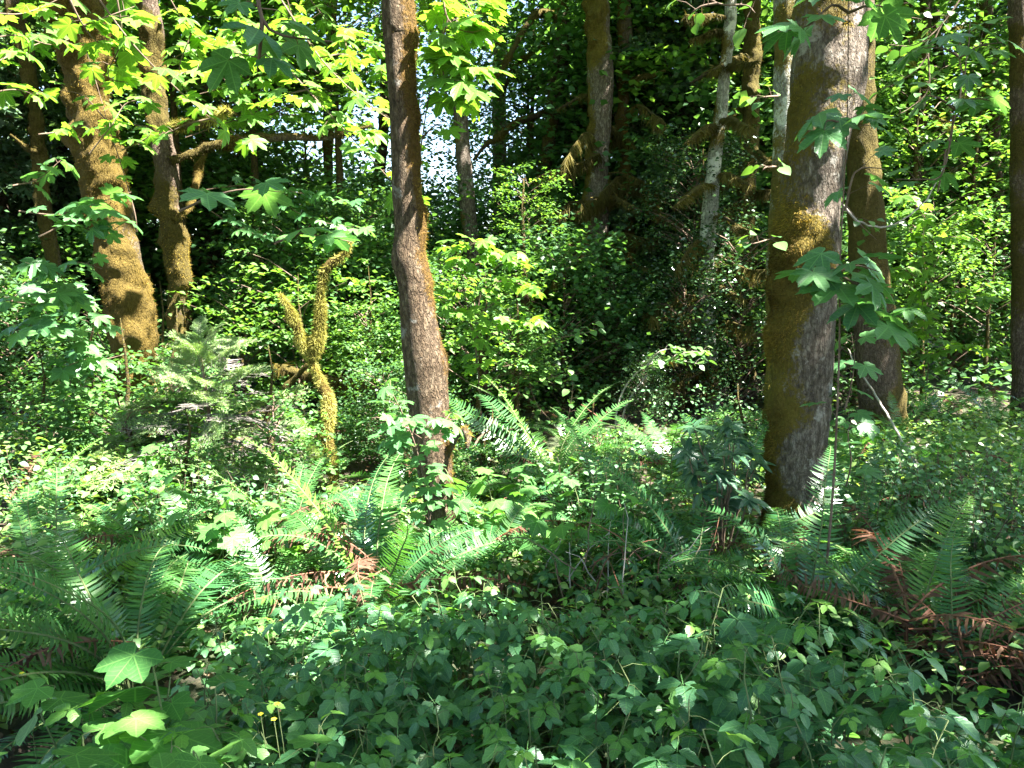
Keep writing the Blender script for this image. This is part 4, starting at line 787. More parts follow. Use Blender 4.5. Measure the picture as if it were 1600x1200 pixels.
S = [
 ('maple_bough', 'long bare stemmed maple bough slanting down from the top past the golden maple', 'bough', [[(135, -30, 4.3), (200, 60, 4.4), (262, 125, 4.5), (330, 185, 4.7), (400, 228, 4.9)], [(262, 125, 4.5), (300, 110, 4.6), (340, 112, 4.7)], [(330, 185, 4.7), (290, 195, 4.7), (250, 215, 4.7)]], 'maple', .10, BG, .17),
 ('maple_bough', 'sunlit yellow green maple bough in the top corner', 'bough', [[(-40, 70, 4.6), (20, 55, 4.7), (80, 70, 4.8), (110, 60, 4.9)], [(-30, 110, 4.5), (30, 80, 4.7), (95, 55, 4.9)], [(-20, 20, 4.6), (40, 20, 4.8), (110, -10, 5)], [(-30, 150, 4.5), (20, 140, 4.6), (70, 150, 4.8)]], 'maple', .11, BG, .13),
 ('maple_bough', 'bright maple leaves hanging in front of the golden maple', 'bough', [[(100, -20, 4.2), (130, 40, 4.3), (160, 70, 4.4), (205, 75, 4.5)], [(130, 40, 4.3), (170, 25, 4.4), (210, 10, 4.5)], [(180, -20, 4.4), (190, 60, 4.5), (170, 120, 4.6), (230, 130, 4.7)]], 'maple', .12, BG, .14),
 ('maple_shoot', 'thin bare shoot climbing in front of the golden maple with few leaves', 'bough', [[(214, 362, 6.1), (210, 330, 6.1), (190, 260, 6.1), (168, 190, 6.1), (135, 80, 6.1), (105, 15, 6.1)], [(170, 200, 6.1), (205, 195, 6.05), (240, 200, 6)], [(168, 190, 6.1), (130, 150, 6.05), (90, 140, 6)]], 'maple', .11, BG, .22),
 ('maple_bough', 'cool green maple bough crossing the golden maple at mid height', 'bough', [[(30, 330, 5.2), (90, 335, 5.2), (150, 318, 5.2), (205, 300, 5.3)], [(90, 335, 5.2), (140, 345, 5.1), (180, 325, 5.1)], [(60, 370, 5), (110, 350, 5.1), (160, 365, 5.2), (200, 345, 5.2)], [(20, 290, 5.2), (60, 280, 5.3), (95, 250, 5.4)]], 'maple_cool', .12, BG, .11),
 ('maple_bough', 'layered cool green maple bough reaching in from the edge below', 'bough', [[(175, 625, 6.2), (140, 560, 5.7), (100, 520, 5.3), (60, 480, 5), (10, 470, 4.8)], [(100, 520, 5.3), (60, 510, 5), (10, 520, 4.8)], [(165, 545, 6.2), (130, 480, 5.7), (90, 430, 5.3), (40, 410, 5)], [(130, 480, 5.7), (90, 465, 5.3), (30, 450, 5)], [(90, 430, 5.3), (120, 410, 5.3), (160, 420, 5.4)], [(140, 560, 5.7), (110, 570, 5.5), (80, 590, 5.4)]], 'maple_cool', .125, BG, .11),
 ('maple_shoot', 'leafy shoot sprouting low beside the golden maple', 'bough', [[(150, 700, 6), (130, 650, 5.9), (110, 600, 5.8), (125, 565, 5.8)], [(190, 740, 5.9), (140, 690, 5.8), (100, 670, 5.7), (80, 650, 5.6)], [(160, 760, 5.8), (200, 700, 5.8), (190, 660, 5.8)]], 'maple_cool', .11, BG, .09),
 ('maple_bough', 'small maple bough crossing the slender mossy maple', 'bough', [[(140, 240, 5.5), (175, 195, 5.5), (200, 160, 5.6), (250, 158, 5.6)], [(190, 235, 5.6), (230, 215, 5.6), (235, 205, 5.6)], [(60, 210, 5.4), (100, 205, 5.5), (140, 195, 5.5)]], 'maple', .10, BG, .12),
 ('maple_bough', 'sunlit maple bough filling the top between mossy maple and alder', 'bough', [[(250, -30, 6.6), (300, 50, 6.7), (360, 80, 6.8), (430, 90, 7)], [(360, -30, 6.8), (380, 60, 7), (420, 150, 7)], [(300, 50, 6.7), (280, 110, 6.7), (300, 160, 6.8)], [(440, -30, 6.8), (470, 60, 7), (520, 110, 7)], [(330, 110, 6.8), (370, 140, 6.9), (400, 190, 7)]], 'maple', .135, BG, .11),
 ('maple_bough', 'broad sunlit maple bough left of the alder below the top bough', 'bough', [[(433, -10, 5.2), (500, 90, 5), (560, 150, 4.9), (620, 195, 4.7), (652, 215, 4.65)], [(430, 85, 5.3), (480, 140, 5.2), (540, 205, 5), (600, 270, 4.8), (640, 315, 4.68)], [(500, 90, 5), (540, 85, 5.2), (570, 100, 5.3)], [(540, 205, 5), (580, 210, 5), (600, 208, 5)], [(480, 140, 5.2), (440, 150, 5.3), (410, 165, 5.4)], [(560, 150, 5), (540, 60, 5.4), (560, 30, 5.4)]], 'maple', .10, BG, .14),
 ('maple_bough', 'brilliant backlit maple bough just right of the alder at the top', 'bough', [[(690, -20, 4.3), (700, 30, 4.3), (730, 50, 4.3), (760, 45, 4.3)], [(700, 30, 4.3), (690, 80, 4.3), (720, 110, 4.3), (765, 110, 4.4)], [(720, 110, 4.3), (728, 140, 4.25), (724, 160, 4.2)], [(670, 60, 4.4), (690, 100, 4.4), (700, 150, 4.4), (740, 165, 4.4)], [(720, -20, 4.4), (740, 20, 4.4), (775, 15, 4.4)]], 'maple', .125, BG, .065),
 ('maple_shoot', 'dark straight shoot running up beside the alder trunk', 'bough', [[(660, 330, 4.55), (655, 260, 4.5), (660, 215, 4.5), (672, 140, 4.45), (690, 60, 4.4), (698, -20, 4.4)], [(660, 215, 4.5), (680, 196, 4.45), (700, 196, 4.4)]], 'maple', .09, BG, .3),
 ('maple_bough', 'dark blurred near maple leaves hanging above the fork', 'bough', [[(400, -30, 1.9), (410, 30, 1.9), (440, 55, 1.9), (520, 65, 1.95)], [(410, 30, 1.9), (405, 90, 1.9), (402, 110, 1.9)]], 'maple_cool', .085, BG, .14),
 ('maple_bough', 'dusky maple leaves spread level between mossy maple and snag', 'bough', [[(280, 330, 3.2), (330, 308, 3.2), (380, 296, 3.2), (440, 300, 3.25)], [(430, 380, 3.6), (470, 365, 3.6), (510, 370, 3.6), (550, 378, 3.6)]], 'maple_cool', .13, BG, .2),
 ('maple_sapling', 'pale maple spray standing in front of the grey alder', 'sapling', [[(672, 860, 3.9), (668, 780, 3.75), (650, 700, 3.65), (630, 650, 3.6), (606, 600, 3.55)], [(650, 700, 3.65), (680, 660, 3.6), (715, 655, 3.6)], [(640, 670, 3.62), (610, 660, 3.55), (585, 650, 3.5)], [(668, 770, 3.75), (680, 745, 3.7), (690, 735, 3.7)], [(640, 670, 3.62), (620, 690, 3.58), (600, 690, 3.5)]], 'maple_cool', .08, 'maple saplings', .075),
 ('maple_sapling', 'tall thin maple sapling with tiers of big leaves in front of the big grey maple', 'sapling', [[(1292, 880, 3.3), (1302, 760, 3.25), (1308, 640, 3.2), (1312, 520, 3.2), (1312, 425, 3.15), (1318, 300, 3.1), (1324, 180, 3.05), (1326, -30, 3)]], 'maple_cool', .10, 'maple saplings', .9),
 ('maple_bough', 'big dark green maple leaves spread before the big grey maple', 'bough', [[(1312, 425, 3.15), (1290, 418, 3.1), (1255, 430, 3.05)], [(1312, 425, 3.15), (1340, 415, 3.1), (1375, 425, 3.05)], [(1312, 430, 3.15), (1350, 450, 3.0), (1370, 455, 3)]], 'maple_cool', .155, BG, .10),
 ('maple_bough', 'pale sunlit maple leaves below the big dark green ones', 'bough', [[(1318, 500, 3.2), (1345, 490, 3.2), (1390, 488, 3.2), (1410, 500, 3.2)], [(1345, 490, 3.2), (1370, 505, 3.1), (1395, 510, 3.1)]], 'maple_cool', .15, BG, .13),
 ('maple_bough', 'flat maple leaf tier low across the upper part of the big grey maple', 'bough', [[(1324, 200, 3.05), (1300, 188, 3), (1270, 195, 2.95)], [(1324, 200, 3.05), (1345, 182, 3), (1360, 180, 3)]], 'maple_cool', .11, BG, .10),
 ('maple_bough', 'topmost maple leaf tier across the big grey maple', 'bough', [[(1326, 20, 2.95), (1300, 8, 2.9), (1262, 40, 2.85), (1215, 50, 2.8)], [(1326, 20, 2.95), (1360, 8, 2.9), (1400, 15, 2.85)]], 'maple_cool', .12, BG, .11),
 ('maple_bough', 'flat dark maple leaves right of the big grey maple, upper tier', 'bough', [[(1500, 90, 3.4), (1480, 78, 3.3), (1450, 74, 3.2)], [(1500, 90, 3.4), (1530, 72, 3.3), (1570, 66, 3.2)]], 'maple_cool', .12, BG, .14),
 ('maple_bough', 'flat dark maple leaves right of the big grey maple, lower tier', 'bough', [[(1490, 170, 3.6), (1465, 152, 3.5), (1445, 150, 3.5)], [(1490, 170, 3.6), (1520, 154, 3.5), (1550, 158, 3.5)], [(1490, 180, 3.6), (1485, 220, 3.6), (1470, 275, 3.6), (1440, 280, 3.6), (1400, 280, 3.6)]], 'maple_cool', .12, BG, .16),
 ('maple_sapling', 'cool green maple leaves before the upper part of the old brown trunk', 'sapling', [[(1320, 330, 3.4), (1335, 270, 3.4), (1360, 262, 3.4), (1385, 265, 3.4)], [(1320, 640, 4.2), (1330, 600, 4.2), (1335, 560, 4.2), (1330, 520, 4.2)], [(1322, 760, 4.2), (1330, 720, 4.2), (1325, 680, 4.2), (1332, 650, 4.2)]], 'maple_cool', .11, 'maple saplings', .14),
 ('arching_shrub', 'thin pale canes arching over to a bright tuft of leaves in the dark', 'shrub', [[(962, 690, 7.6), (964, 640, 7.6), (980, 600, 7.6), (1010, 572, 7.5), (1050, 562, 7.4), (1090, 568, 7.3), (1105, 560, 7.3)], [(970, 690, 7.6), (976, 640, 7.6), (1000, 600, 7.6), (1030, 570, 7.5), (1070, 552, 7.4), (1108, 548, 7.3)], [(1010, 572, 7.5), (1030, 550, 7.4), (1060, 542, 7.4)]], 'oval', .10, None, .10, 'twig_grey', .4, .3, .012, .55),
 ('forest_sapling', 'slender sapling with tiers of small leaves left of the arching canes', 'sapling', [[(880, 690, 7.4), (862, 660, 7.3), (838, 630, 7.2), (826, 590, 7.1), (830, 550, 7.1)], [(838, 630, 7.2), (800, 610, 7), (765, 600, 7)], [(828, 600, 7.1), (860, 590, 7), (890, 585, 7)], [(826, 560, 7.1), (800, 570, 7), (770, 575, 7)], [(830, 550, 7.1), (870, 530, 7), (915, 520, 6.9), (935, 512, 6.9)], [(880, 680, 7.3), (890, 640, 7.2), (895, 600, 7.2), (888, 575, 7.2)]], 'oval', .085, 'maple saplings', .075),
 ('leafy_branch', 'few bright oval leaves dangling at the top edge left of the pale alder', 'bough', [[(1080, -30, 3.4), (1120, 5, 3.4), (1165, 8, 3.4), (1180, 20, 3.3)], [(1120, 5, 3.4), (1095, 10, 3.4), (1080, 20, 3.4)]], 'oval', .085, BG, .11),
 ('leafy_branch', 'oval leaved branch poking out left of the big grey maple', 'bough', [[(1215, 150, 4.2), (1190, 152, 4.1), (1165, 158, 4.1)], [(1212, 260, 4.2), (1195, 262, 4.1), (1190, 268, 4.1)], [(1214, 370, 4.3), (1180, 380, 4.2), (1150, 385, 4.2)]], 'oval', .085, BG, .07),
 ('leafy_branch', 'hanging branch of glowing oval leaves right of the big grey maple', 'bough', [[(1520, -30, 5), (1470, 40, 5), (1430, 70, 5), (1390, 70, 5)], [(1470, 40, 5), (1440, 100, 5), (1400, 130, 5), (1370, 140, 5)], [(1450, 80, 5), (1450, 140, 5), (1420, 170, 5), (1400, 180, 5)], [(1500, 60, 5), (1500, 100, 5), (1510, 140, 5), (1480, 170, 5)], [(1380, -30, 5.2), (1410, 20, 5.2), (1440, 30, 5.2)]], 'oval', .085, BG, .075),
 ('leafy_branch', 'small white gleaming leaves on a curved twig by the old brown trunk', 'bough', [[(1322, 322, 4.3), (1345, 348, 4.3), (1380, 355, 4.3), (1410, 345, 4.3)], [(1335, 340, 4.3), (1348, 355, 4.25), (1370, 375, 4.2)]], 'oval', .06, BG, .08),
 ('maple_bough', 'high tier of small maple leaves behind the long mossy limb', 'bough', [[(290, 215, 8.6), (380, 185, 8.6), (470, 180, 8.6), (580, 195, 8.6)], [(420, 180, 8.6), (500, 150, 8.6), (590, 150, 8.6)], [(300, 150, 8.4), (380, 130, 8.4), (470, 110, 8.4)]], 'maple', .135, BG, .12),
 ('maple_bough', 'maple tier high between the mossy maple and the alder top', 'bough', [[(470, -20, 8), (520, 40, 8), (580, 70, 8), (600, 130, 8)], [(240, 110, 7.6), (330, 60, 7.6), (420, 40, 7.6)], [(500, 20, 8), (450, 60, 8), (430, 110, 8)]], 'maple', .135, BG, .11),
 ('maple_bough', 'dim maple tier hanging level below the long mossy limb', 'bough', [[(300, 300, 8.4), (380, 290, 8.4), (460, 300, 8.4), (560, 320, 8.4)], [(420, 295, 8.4), (480, 340, 8.3), (580, 360, 8.2)], [(330, 330, 8.4), (380, 360, 8.3), (450, 375, 8.2)]], 'maple_cool', .13, BG, .13),
 ('maple_sapling', 'sunlit maple sapling spreading pale layers of leaves right of the alder', 'sapling', [[(752, 660, 6.3), (745, 560, 6.2), (730, 480, 6.1), (715, 400, 6.0), (690, 380, 5.9)], [(730, 480, 6.1), (780, 440, 6), (845, 455, 5.9)], [(722, 430, 6.1), (770, 395, 6), (820, 415, 5.9)], [(740, 530, 6.2), (780, 500, 6.1), (850, 505, 6)], [(735, 500, 6.1), (690, 470, 6), (670, 450, 5.9)], [(715, 400, 6), (745, 378, 5.9), (770, 380, 5.9)]], 'maple', .10, 'maple saplings', .075),
 ('maple_sapling', 'lit vine maple sapling with level leaf layers right of the old brown trunk', 'sapling', [[(1445, 640, 8.2), (1450, 560, 8.1), (1440, 450, 8), (1445, 330, 8)], [(1446, 560, 8.1), (1490, 540, 8), (1540, 550, 7.9)], [(1441, 470, 8), (1490, 455, 7.9), (1550, 470, 7.8)], [(1441, 440, 8), (1410, 420, 7.9), (1390, 425, 7.9)], [(1444, 380, 8), (1490, 370, 7.9), (1530, 385, 7.9)], [(1445, 340, 8), (1420, 310, 7.9), (1400, 310, 7.9)]], 'maple', .12, 'maple saplings', .10),
]
for i, a in enumerate(S):
    nm, lb, ct, paths, leaf, size, grp, gap = a[:8]; kw = {}
    if len(a) > 8: kw = dict(stem=a[8], tilt=a[9], dip=a[10], r0=a[11], bare=a[12])
    sprig(nm, lb, ct, paths, leaf, size, grp, gap, seed=i, **kw)

# ------------------------------------------------------------------ young fir
def fir_branch(seed, dead=False, L=1.0):
    rng = np.random.default_rng(seed); mb = MB(); s = np.linspace(0, 1, 9)
    C = np.stack([np.cumsum(rng.normal(0, .012, 9)), s, .10 * np.sin(s * 2.4) - .16 * s * s], 1); V, T, _ = tube(np.concatenate([C, (.007 * (1 - s) + .002)[:, None]], 1), 5); mb.add(V, T, None, None, None, 1)
    seg = [(C[i], C[i + 1]) for i in range(8)]
    for i in range(12):
        t = .22 + .72 * i / 12; b = np.array([np.interp(t, s, C[:, j]) for j in range(3)])
        for sd_ in (-1, 1):
            l = (.42 * (1 - t) + .10) * rng.uniform(.7, 1.15); d = nrm(np.array([sd_ * 1.0, rng.uniform(.7, 1.1), rng.normal(-.08, .12)])); e = b + d * l
            V, T, _ = tube(np.array([[*b, .004], [*((b + e) / 2 + [0, 0, .01]), .003], [*e, .0015]]), 3, False); mb.add(V, T, None, None, None, 1); seg.append((b, e))
            if l > .22:
                for q in (.45, .7):
                    for s2 in (-1, 1):
                        b2 = b + (e - b) * q; e2 = b2 + nrm(d + np.array([s2 * .8 * d[1], -s2 * .8 * d[0], rng.normal(0, .1)])) * l * .38; seg.append((b2, e2))
                        V, T, _ = tube(np.array([[*b2, .0025], [*e2, .0015]]), 3, False); mb.add(V, T, None, None, None, 1)
    if not dead:
        for a, b in seg:
            l = np.linalg.norm(b - a); n = int(l * 200) + 3; ax = nrm(b - a); q = rng.random(n)[:, None]; p = a + (b - a) * q; u = nrm(np.cross(ax, [0, 0, 1.])); w = np.cross(u, ax)
            an = rng.choice([0, math.pi], n) + rng.normal(0, .5, n); d = u * np.cos(an)[:, None] + w * (np.sin(an)[:, None] + .25) + ax * .55
            t = (np.array([[-.07, 0, 0], [.07, 0, 0], [.05, .9, -.02], [-.05, .9, -.02]]), np.array([[0, 1, 2], [0, 2, 3]]), np.zeros((4, 2)))
            scatter(mb, t, p, frames(d, np.tile(w, (n, 1)) + rng.normal(0, .3, (n, 3))), rng.uniform(.028, .046, n), rng.random(n) * .4)
    return mb.mesh('fir_branch', [M['fir'], M['fir_dead']], smooth=False)
FB = [fir_branch(i) for i in range(4)]; FBD = [fir_branch(20 + i, True) for i in range(2)]
def young_fir(px, base_py, top_py, Y, wid, label, n, seed, deadlow=.0):
    rng = np.random.default_rng(seed); b = at(px, base_py, Y); tp = at(px, top_py, Y); g = gz1(b[0], b[1]); H = tp[2] - g
    r = thing('young_fir', label, 'tree', (b[0], b[1], g), 'young conifers')
    t = np.linspace(0, 1, 12); P = np.stack([.03 * np.sin(t * 4), 0 * t, -.05 + (H + .05) * t, .024 * (1 - t) + .004], 1); V, T, _ = tube(P, 8); link('trunk', mesh_np('trunk', V, T, M['twig']), r)
    for i in range(n):
        f = (i + .5) / n; h = H * (.13 + .86 * f); a = i * 2.4 + rng.normal(0, .3); L = wid * (1 - f) ** .75 * rng.uniform(.55, 1.2) + .10; el = -.08 + .75 * f ** 2 + rng.normal(0, .18)
        dead = f < deadlow and rng.random() < .6
        m = Matrix.Rotation(a, 4, 'Z') @ Matrix.Rotation(el, 4, 'X') @ Matrix.Rotation(rng.normal(0, .35), 4, 'Y') @ Matrix.Scale(L, 4); m.translation = (0, 0, h)
        o = link('dead_branch' if dead else 'branch', FBD[rng.integers(2)] if dead else FB[rng.integers(4)], r, m)
        if dead: o["label"] = "bare grey lower branch"
    m = Matrix.Rotation(math.radians(88), 4, 'X') @ Matrix.Scale(.2, 4); m.translation = (0, 0, H - .06); link('branch', FB[0], r, m)
young_fir(332, 838, 522, 5.5, .98, 'young pale green fir with grey lower twigs in front of the golden maple', 64, 3, .62)
young_fir(215, 850, 655, 5.3, .5, 'smaller fir seedling leaning against the young pale fir', 20, 4, .2)
young_fir(440, 800, 660, 6.2, .5, 'low grey fir seedling between young fir and forked snag', 18, 5, .6)

# ------------------------------------------------------------------ background shrubs and trees: leaf masses in loose flat sprays
def spray_crown(seed, n_spray, per, R, H, leaf, mat, size, tilt=.35, flat=.10, rad=.42, z0=0.15, twig=True, hollow=.25, dip=.25):
    rng = np.random.default_rng(seed); mb = MB()
    for i in range(n_spray):
        a = rng.uniform(0, 6.28); zz = z0 + (1 - z0) * rng.random(); rr = R * math.sqrt(rng.uniform(hollow, 1)) * (1.0 - .55 * abs(zz - .45)); c = np.array([math.cos(a) * rr, math.sin(a) * rr, zz * H])
        if twig and i % 2 == 0:
            b = np.array([0, 0, max(0.05, c[2] - rr * .55)]); V, T, _ = tube(np.array([[*b, .012], [*((b + c) / 2 + [0, 0, .08]), .008], [*c, .003]]), 3, False); mb.add(V, T, None, None, None, 1)
        n = int(per * rng.uniform(.5, 1.4)); q = rng.normal(0, 1, (n, 3)) * [rad * .55, rad * .55, flat * .6]; ax = rng.normal(0, .3, 2); q[:, 2] -= q[:, 0] * ax[0] + q[:, 1] * ax[1]
        q[:, 2] -= (q[:, 0] ** 2 + q[:, 1] ** 2) * .25
        scatter(mb, leaf, c + q, leaf_frames(n, rng, tilt, dip), rng.uniform(.65, 1.2, n) * size, (rng.uniform(0, .5) + rng.random(n) * .5))
    return mb.mesh('foliage', [M[mat], M['twig']])
def stem_mesh(h, r, seed, mat='bark_dark'):
    rng = np.random.default_rng(seed); t = np.linspace(0, 1, 7); P = np.stack([np.cumsum(rng.normal(0, .03, 7)), np.cumsum(rng.normal(0, .03, 7)), -.1 + h * t, r * (1 - .93 * t)], 1); V, T, _ = tube(P, 8); return mesh_np('trunk', V, T, M[mat], None, None, np.full(len(V), .5))
CR = {'maple': [spray_crown(100 + i, 40, 44, 1.35, 2.6, T_OVAL, 'maple_far', .115, .22, .05, .44) for i in range(3)],
      'shrub': [spray_crown(110 + i, 54, 38, .85, 1.45, T_OVAL, 'shrub', .082, .28, .05, .27) for i in range(3)],
      'dark': [spray_crown(120 + i, 120, 48, 1.4, 3.0, T_DIAW, 'dark_leaf', .10, .6, .2) for i in range(3)],
      'holly': [spray_crown(130 + i, 110, 46, 1.0, 2.4, T_DIA, 'holly', .065, .7, .16, .3) for i in range(3)],
      'high': [spray_crown(140 + i, 120, 46, 2.0, 3.0, T_DIAW, 'maple_far', .135, .4, .12, .55) for i in range(3)],
      'sparse': [spray_crown(160 + i, 60, 50, 1.8, 3.0, T_DIAW, 'dark_leaf', .10, .6, .2, .5) for i in range(3)],
      'highdark': [spray_crown(150 + i, 150, 66, 2.0, 3.2, T_DIAW, 'dark_leaf', .10, .6, .25, .6) for i in range(3)]}
ST = [stem_mesh(2.4, .035, i) for i in range(3)]; STH = [stem_mesh(7.5, .10, 10 + i) for i in range(3)]
def leafy(name, label, cat, group, kind, px, Y, s, zlift=0.0, seed=0, py=None):
    p = at(px, 600, Y); x, y = p[0], p[1]; rng = np.random.default_rng(3000 + seed); g = gz1(x, y)
    r = thing(name, label, cat, (x, y, g), group); z = zlift if py is None else at(px, py, Y)[2] - g - 1.3 * s
    m = Matrix.Rotation(rng.uniform(0, 6.28), 4, 'Z') @ Matrix.Scale(s, 4); m.translation = (0, 0, max(0, z)); link('foliage', CR[kind][seed % 3], r, m)
    hi = z > 1.2; base = STH if hi else ST; m = Matrix.Rotation(rng.uniform(0, 6.28), 4, 'Z') @ Matrix.Diagonal((1, 1, (z + 2.2 * s) / (7.5 if hi else 2.4), 1)); link('trunk', base[seed % 3], r, m)
    return r
SHRUBS = [('bright leafy vine maple directly right of the grey alder', 'maple', 745, 7.3, .55, .55), ('bright leafy shrub farther right beside the alder vine maple', 'shrub', 800, 7.4, .55, .55), ('tall green vine maple behind the forked snag', 'maple', 470, 8.2, .62, .35), ('green vine maple left of the snag behind the young fir', 'maple', 385, 8.6, .6, .2), ('green shrub between the snag and the alder', 'shrub', 575, 8.4, .55, .6),
          ('low lit bush right of the young fir foot', 'shrub', 425, 5.5, .54, 0), ('pale lit bush between golden maple and young fir', 'shrub', 255, 5.9, .66, 0), ('low lit bush left of the young fir', 'shrub', 185, 5.3, .64, 0), ('low lit bush in front of the young fir', 'shrub', 290, 4.9, .38, 0), ('low lit bush between grey alder and gleaming fern', 'shrub', 745, 5.6, .32, 0), ('low sunny bush before the arching canes', 'shrub', 935, 5.9, .36, 0), ('low bush behind the leathery shrub', 'shrub', 1150, 6.2, .36, 0), ('low bush behind the forked snag beside the fallen limb', 'dark', 600, 6.6, .30, 0), ('low shady bush right of the forked snag', 'dark', 655, 6.0, .26, 0), ('low leafy bush at the edge below the thin shaded tree', 'shrub', 70, 5.4, .52, 0), ('low shrub in front of the thin shaded tree', 'shrub', 130, 6.3, .7, 0), ('low dark shrub at the edge under the conifers', 'dark', 30, 8.2, .55, 0), ('dark shrub under the layered maple bough', 'dark', 95, 9.5, .7, 0), ('vine maple with lit tiers right of the old brown trunk', 'maple', 1440, 9.6, .62, 1.2), ('vine maple with lit tiers near the edge trunk', 'maple', 1530, 10.4, .62, .9),
          ('tall lit vine maple behind the old brown trunk', 'maple', 1415, 11, .8, 2.6), ('higher vine maple crown near the edge trunk', 'maple', 1500, 11.8, .8, 2.6), ('low leafy bush left of the old brown trunk', 'shrub', 1330, 8.8, .9, .1), ('dark glossy holly before the white mottled trunk', 'holly', 1065, 8.7, .7, .1), ('dark glossy holly between stout grey trunk and arching canes', 'holly', 960, 9.4, .7, 0),
          ('glossy holly right of the white mottled trunk', 'holly', 1150, 8.8, .9, 0), ('tall holly around the narrow mossy trunk', 'holly', 1075, 9.4, .75, 1.5), ('small gleaming bush below the arching canes', 'holly', 1005, 7.7, .28, .15), ('dark bush left of the arching canes', 'dark', 880, 9.0, .7, 0), ('dark leafy tree mass beside the stout grey trunk', 'dark', 885, 10.8, .7, .3),
          ('lit maple spray hanging right of the alder', 'maple', 825, 9.0, .34, 2.0), ('green bush at the foot of the golden maple', 'shrub', 255, 7.3, .75, 0), ('dark bush behind the low tan shed', 'dark', 610, 13.2, 1.0, 0), ('dark bush in the gap behind the forked snag', 'dark', 470, 9.6, .75, .3), ('dark bush in the gap left of the grey alder', 'dark', 570, 10.0, .75, .4), ('dark bush close behind the fallen limb', 'dark', 520, 9.4, .7, 0), ('dark bush behind the leaning mossy stem', 'dark', 720, 8.8, .6, 0), ('dark undergrowth bush behind the big grey maple', 'dark', 1290, 9.6, .8, 0),
          ('lit bush at the far side of the low rise', 'shrub', 1480, 11.4, 1.1, .1), ('dim bush at the edge beyond the low rise', 'dark', 1570, 12, .9, 0)]
for i, (lb, kd, px, Y, s, zl) in enumerate(SHRUBS): leafy('forest_shrub' if kd != 'maple' else 'vine_maple', lb, 'shrub', 'shrubs at the forest edge', kd, px, Y, s, zl, i)
FARW = ['maple', 'dark', 'high', 'highdark']
rows = []
FT = [('high', 300, 10, .85, 3.8), ('high', 410, 10.5, .85, 3.5), ('high', 540, 10.5, .8, 3.9), ('high', 350, 11.5, .8, 1.7), ('sparse', 490, 12.5, 1.0, 1.9), ('dark', 420, 11.5, 1.0, .2), ('dark', 330, 12, 1.1, .2), ('sparse', 590, 13.5, .9, .8), ('highdark', 250, 13, 1, 1.2),
      ('sparse', 820, 13.5, .9, 3.6), ('highdark', 960, 12.6, 1.1, 2.8), ('highdark', 1050, 12, 1.1, 2.2), ('highdark', 1120, 13, 1.2, 3.6), ('highdark', 1000, 13.5, 1.2, .2), ('highdark', 1120, 13, 1.1, .1), ('highdark', 900, 13.5, 1.0, .2), ('highdark', 1240, 13, 1.1, .3), ('highdark', 1200, 12.5, .9, 2.6), ('high', 1060, 11.5, .8, 3.6),
      ('high', 1400, 13, .8, 3.9), ('sparse', 1500, 13.5, 1.1, 3.4), ('sparse', 1580, 13, 1.0, 1.6), ('high', 1440, 14, 1.2, 1.0), ('highdark', 1360, 14, 1.1, .3), ('highdark', 1500, 15.5, 1.3, .2), ('highdark', 1590, 15, 1.2, .3), ('sparse', 620, 13, .8, 4.2), ('highdark', 760, 15, .5, 0), ('sparse', 720, 13.5, .8, 3.9), ('sparse', 790, 14.5, .9, 2.2), ('sparse', 700, 14.5, .8, 1.4), ('dark', 680, 11.5, .8, .2), ('dark', 800, 11, .9, .2), ('sparse', 60, 14.5, 1.2, .2), ('sparse', 180, 15.5, 1.3, 2.6), ('highdark', 500, 16, 1.2, .2), ('sparse', 400, 16.5, 1.3, 3.6), ('sparse', 880, 16.5, 1.2, 3.6), ('sparse', 830, 13, .8, 4.4)]
looks = {'sparse': ['dark tree with thin airy crown', 'sparse dark tree with sky between its leaves', 'thin leaved forest tree'], 'high': ['broadleaf tree with airy green crown', 'leafy tree with layered green crown', 'tall leafy tree with open crown'], 'highdark': ['dark broadleaf tree with shadowed crown', 'shadowed forest tree with dense crown', 'dim forest tree with heavy crown'], 'dark': ['dark understory tree', 'shaded understory tree', 'gloomy understory tree']}
FLM = [('the golden maple', 200), ('the slender mossy maple', 270), ('the dusky hanging leaves', 400), ('the forked snag', 500), ('the grey alder', 640), ('the slim grey trunk', 725), ('the arching limbed maple', 850), ('the stout grey trunk', 932), ('the narrow mossy trunk', 978), ('the white mottled trunk', 1110), ('the dark mossy trunk', 1168), ('the big grey maple', 1265), ('the old brown trunk', 1360), ('the lit vine maples', 1470), ('the edge trunk', 1595), ('the thin shaded tree', 70)]
seen = set()
for i, (kd, px, Y, s, zl) in enumerate(FT):
    nm, lx = min(FLM, key=lambda q: abs(q[1] - px)); lv = 'low behind' if zl < 1 else 'high behind' if zl > 3 else 'at mid height behind'; lb = None
    for k in range(12):
        c = f"{looks[kd][k % 3]} {lv} {nm}" + ('' if k < 3 else ', farther back' if k < 6 else ', farthest back')
        if c not in seen: lb = c; break
    seen.add(lb); leafy('forest_tree', lb, 'tree', 'trees of the forest behind', kd, px, Y, s, zl, 100 + i)

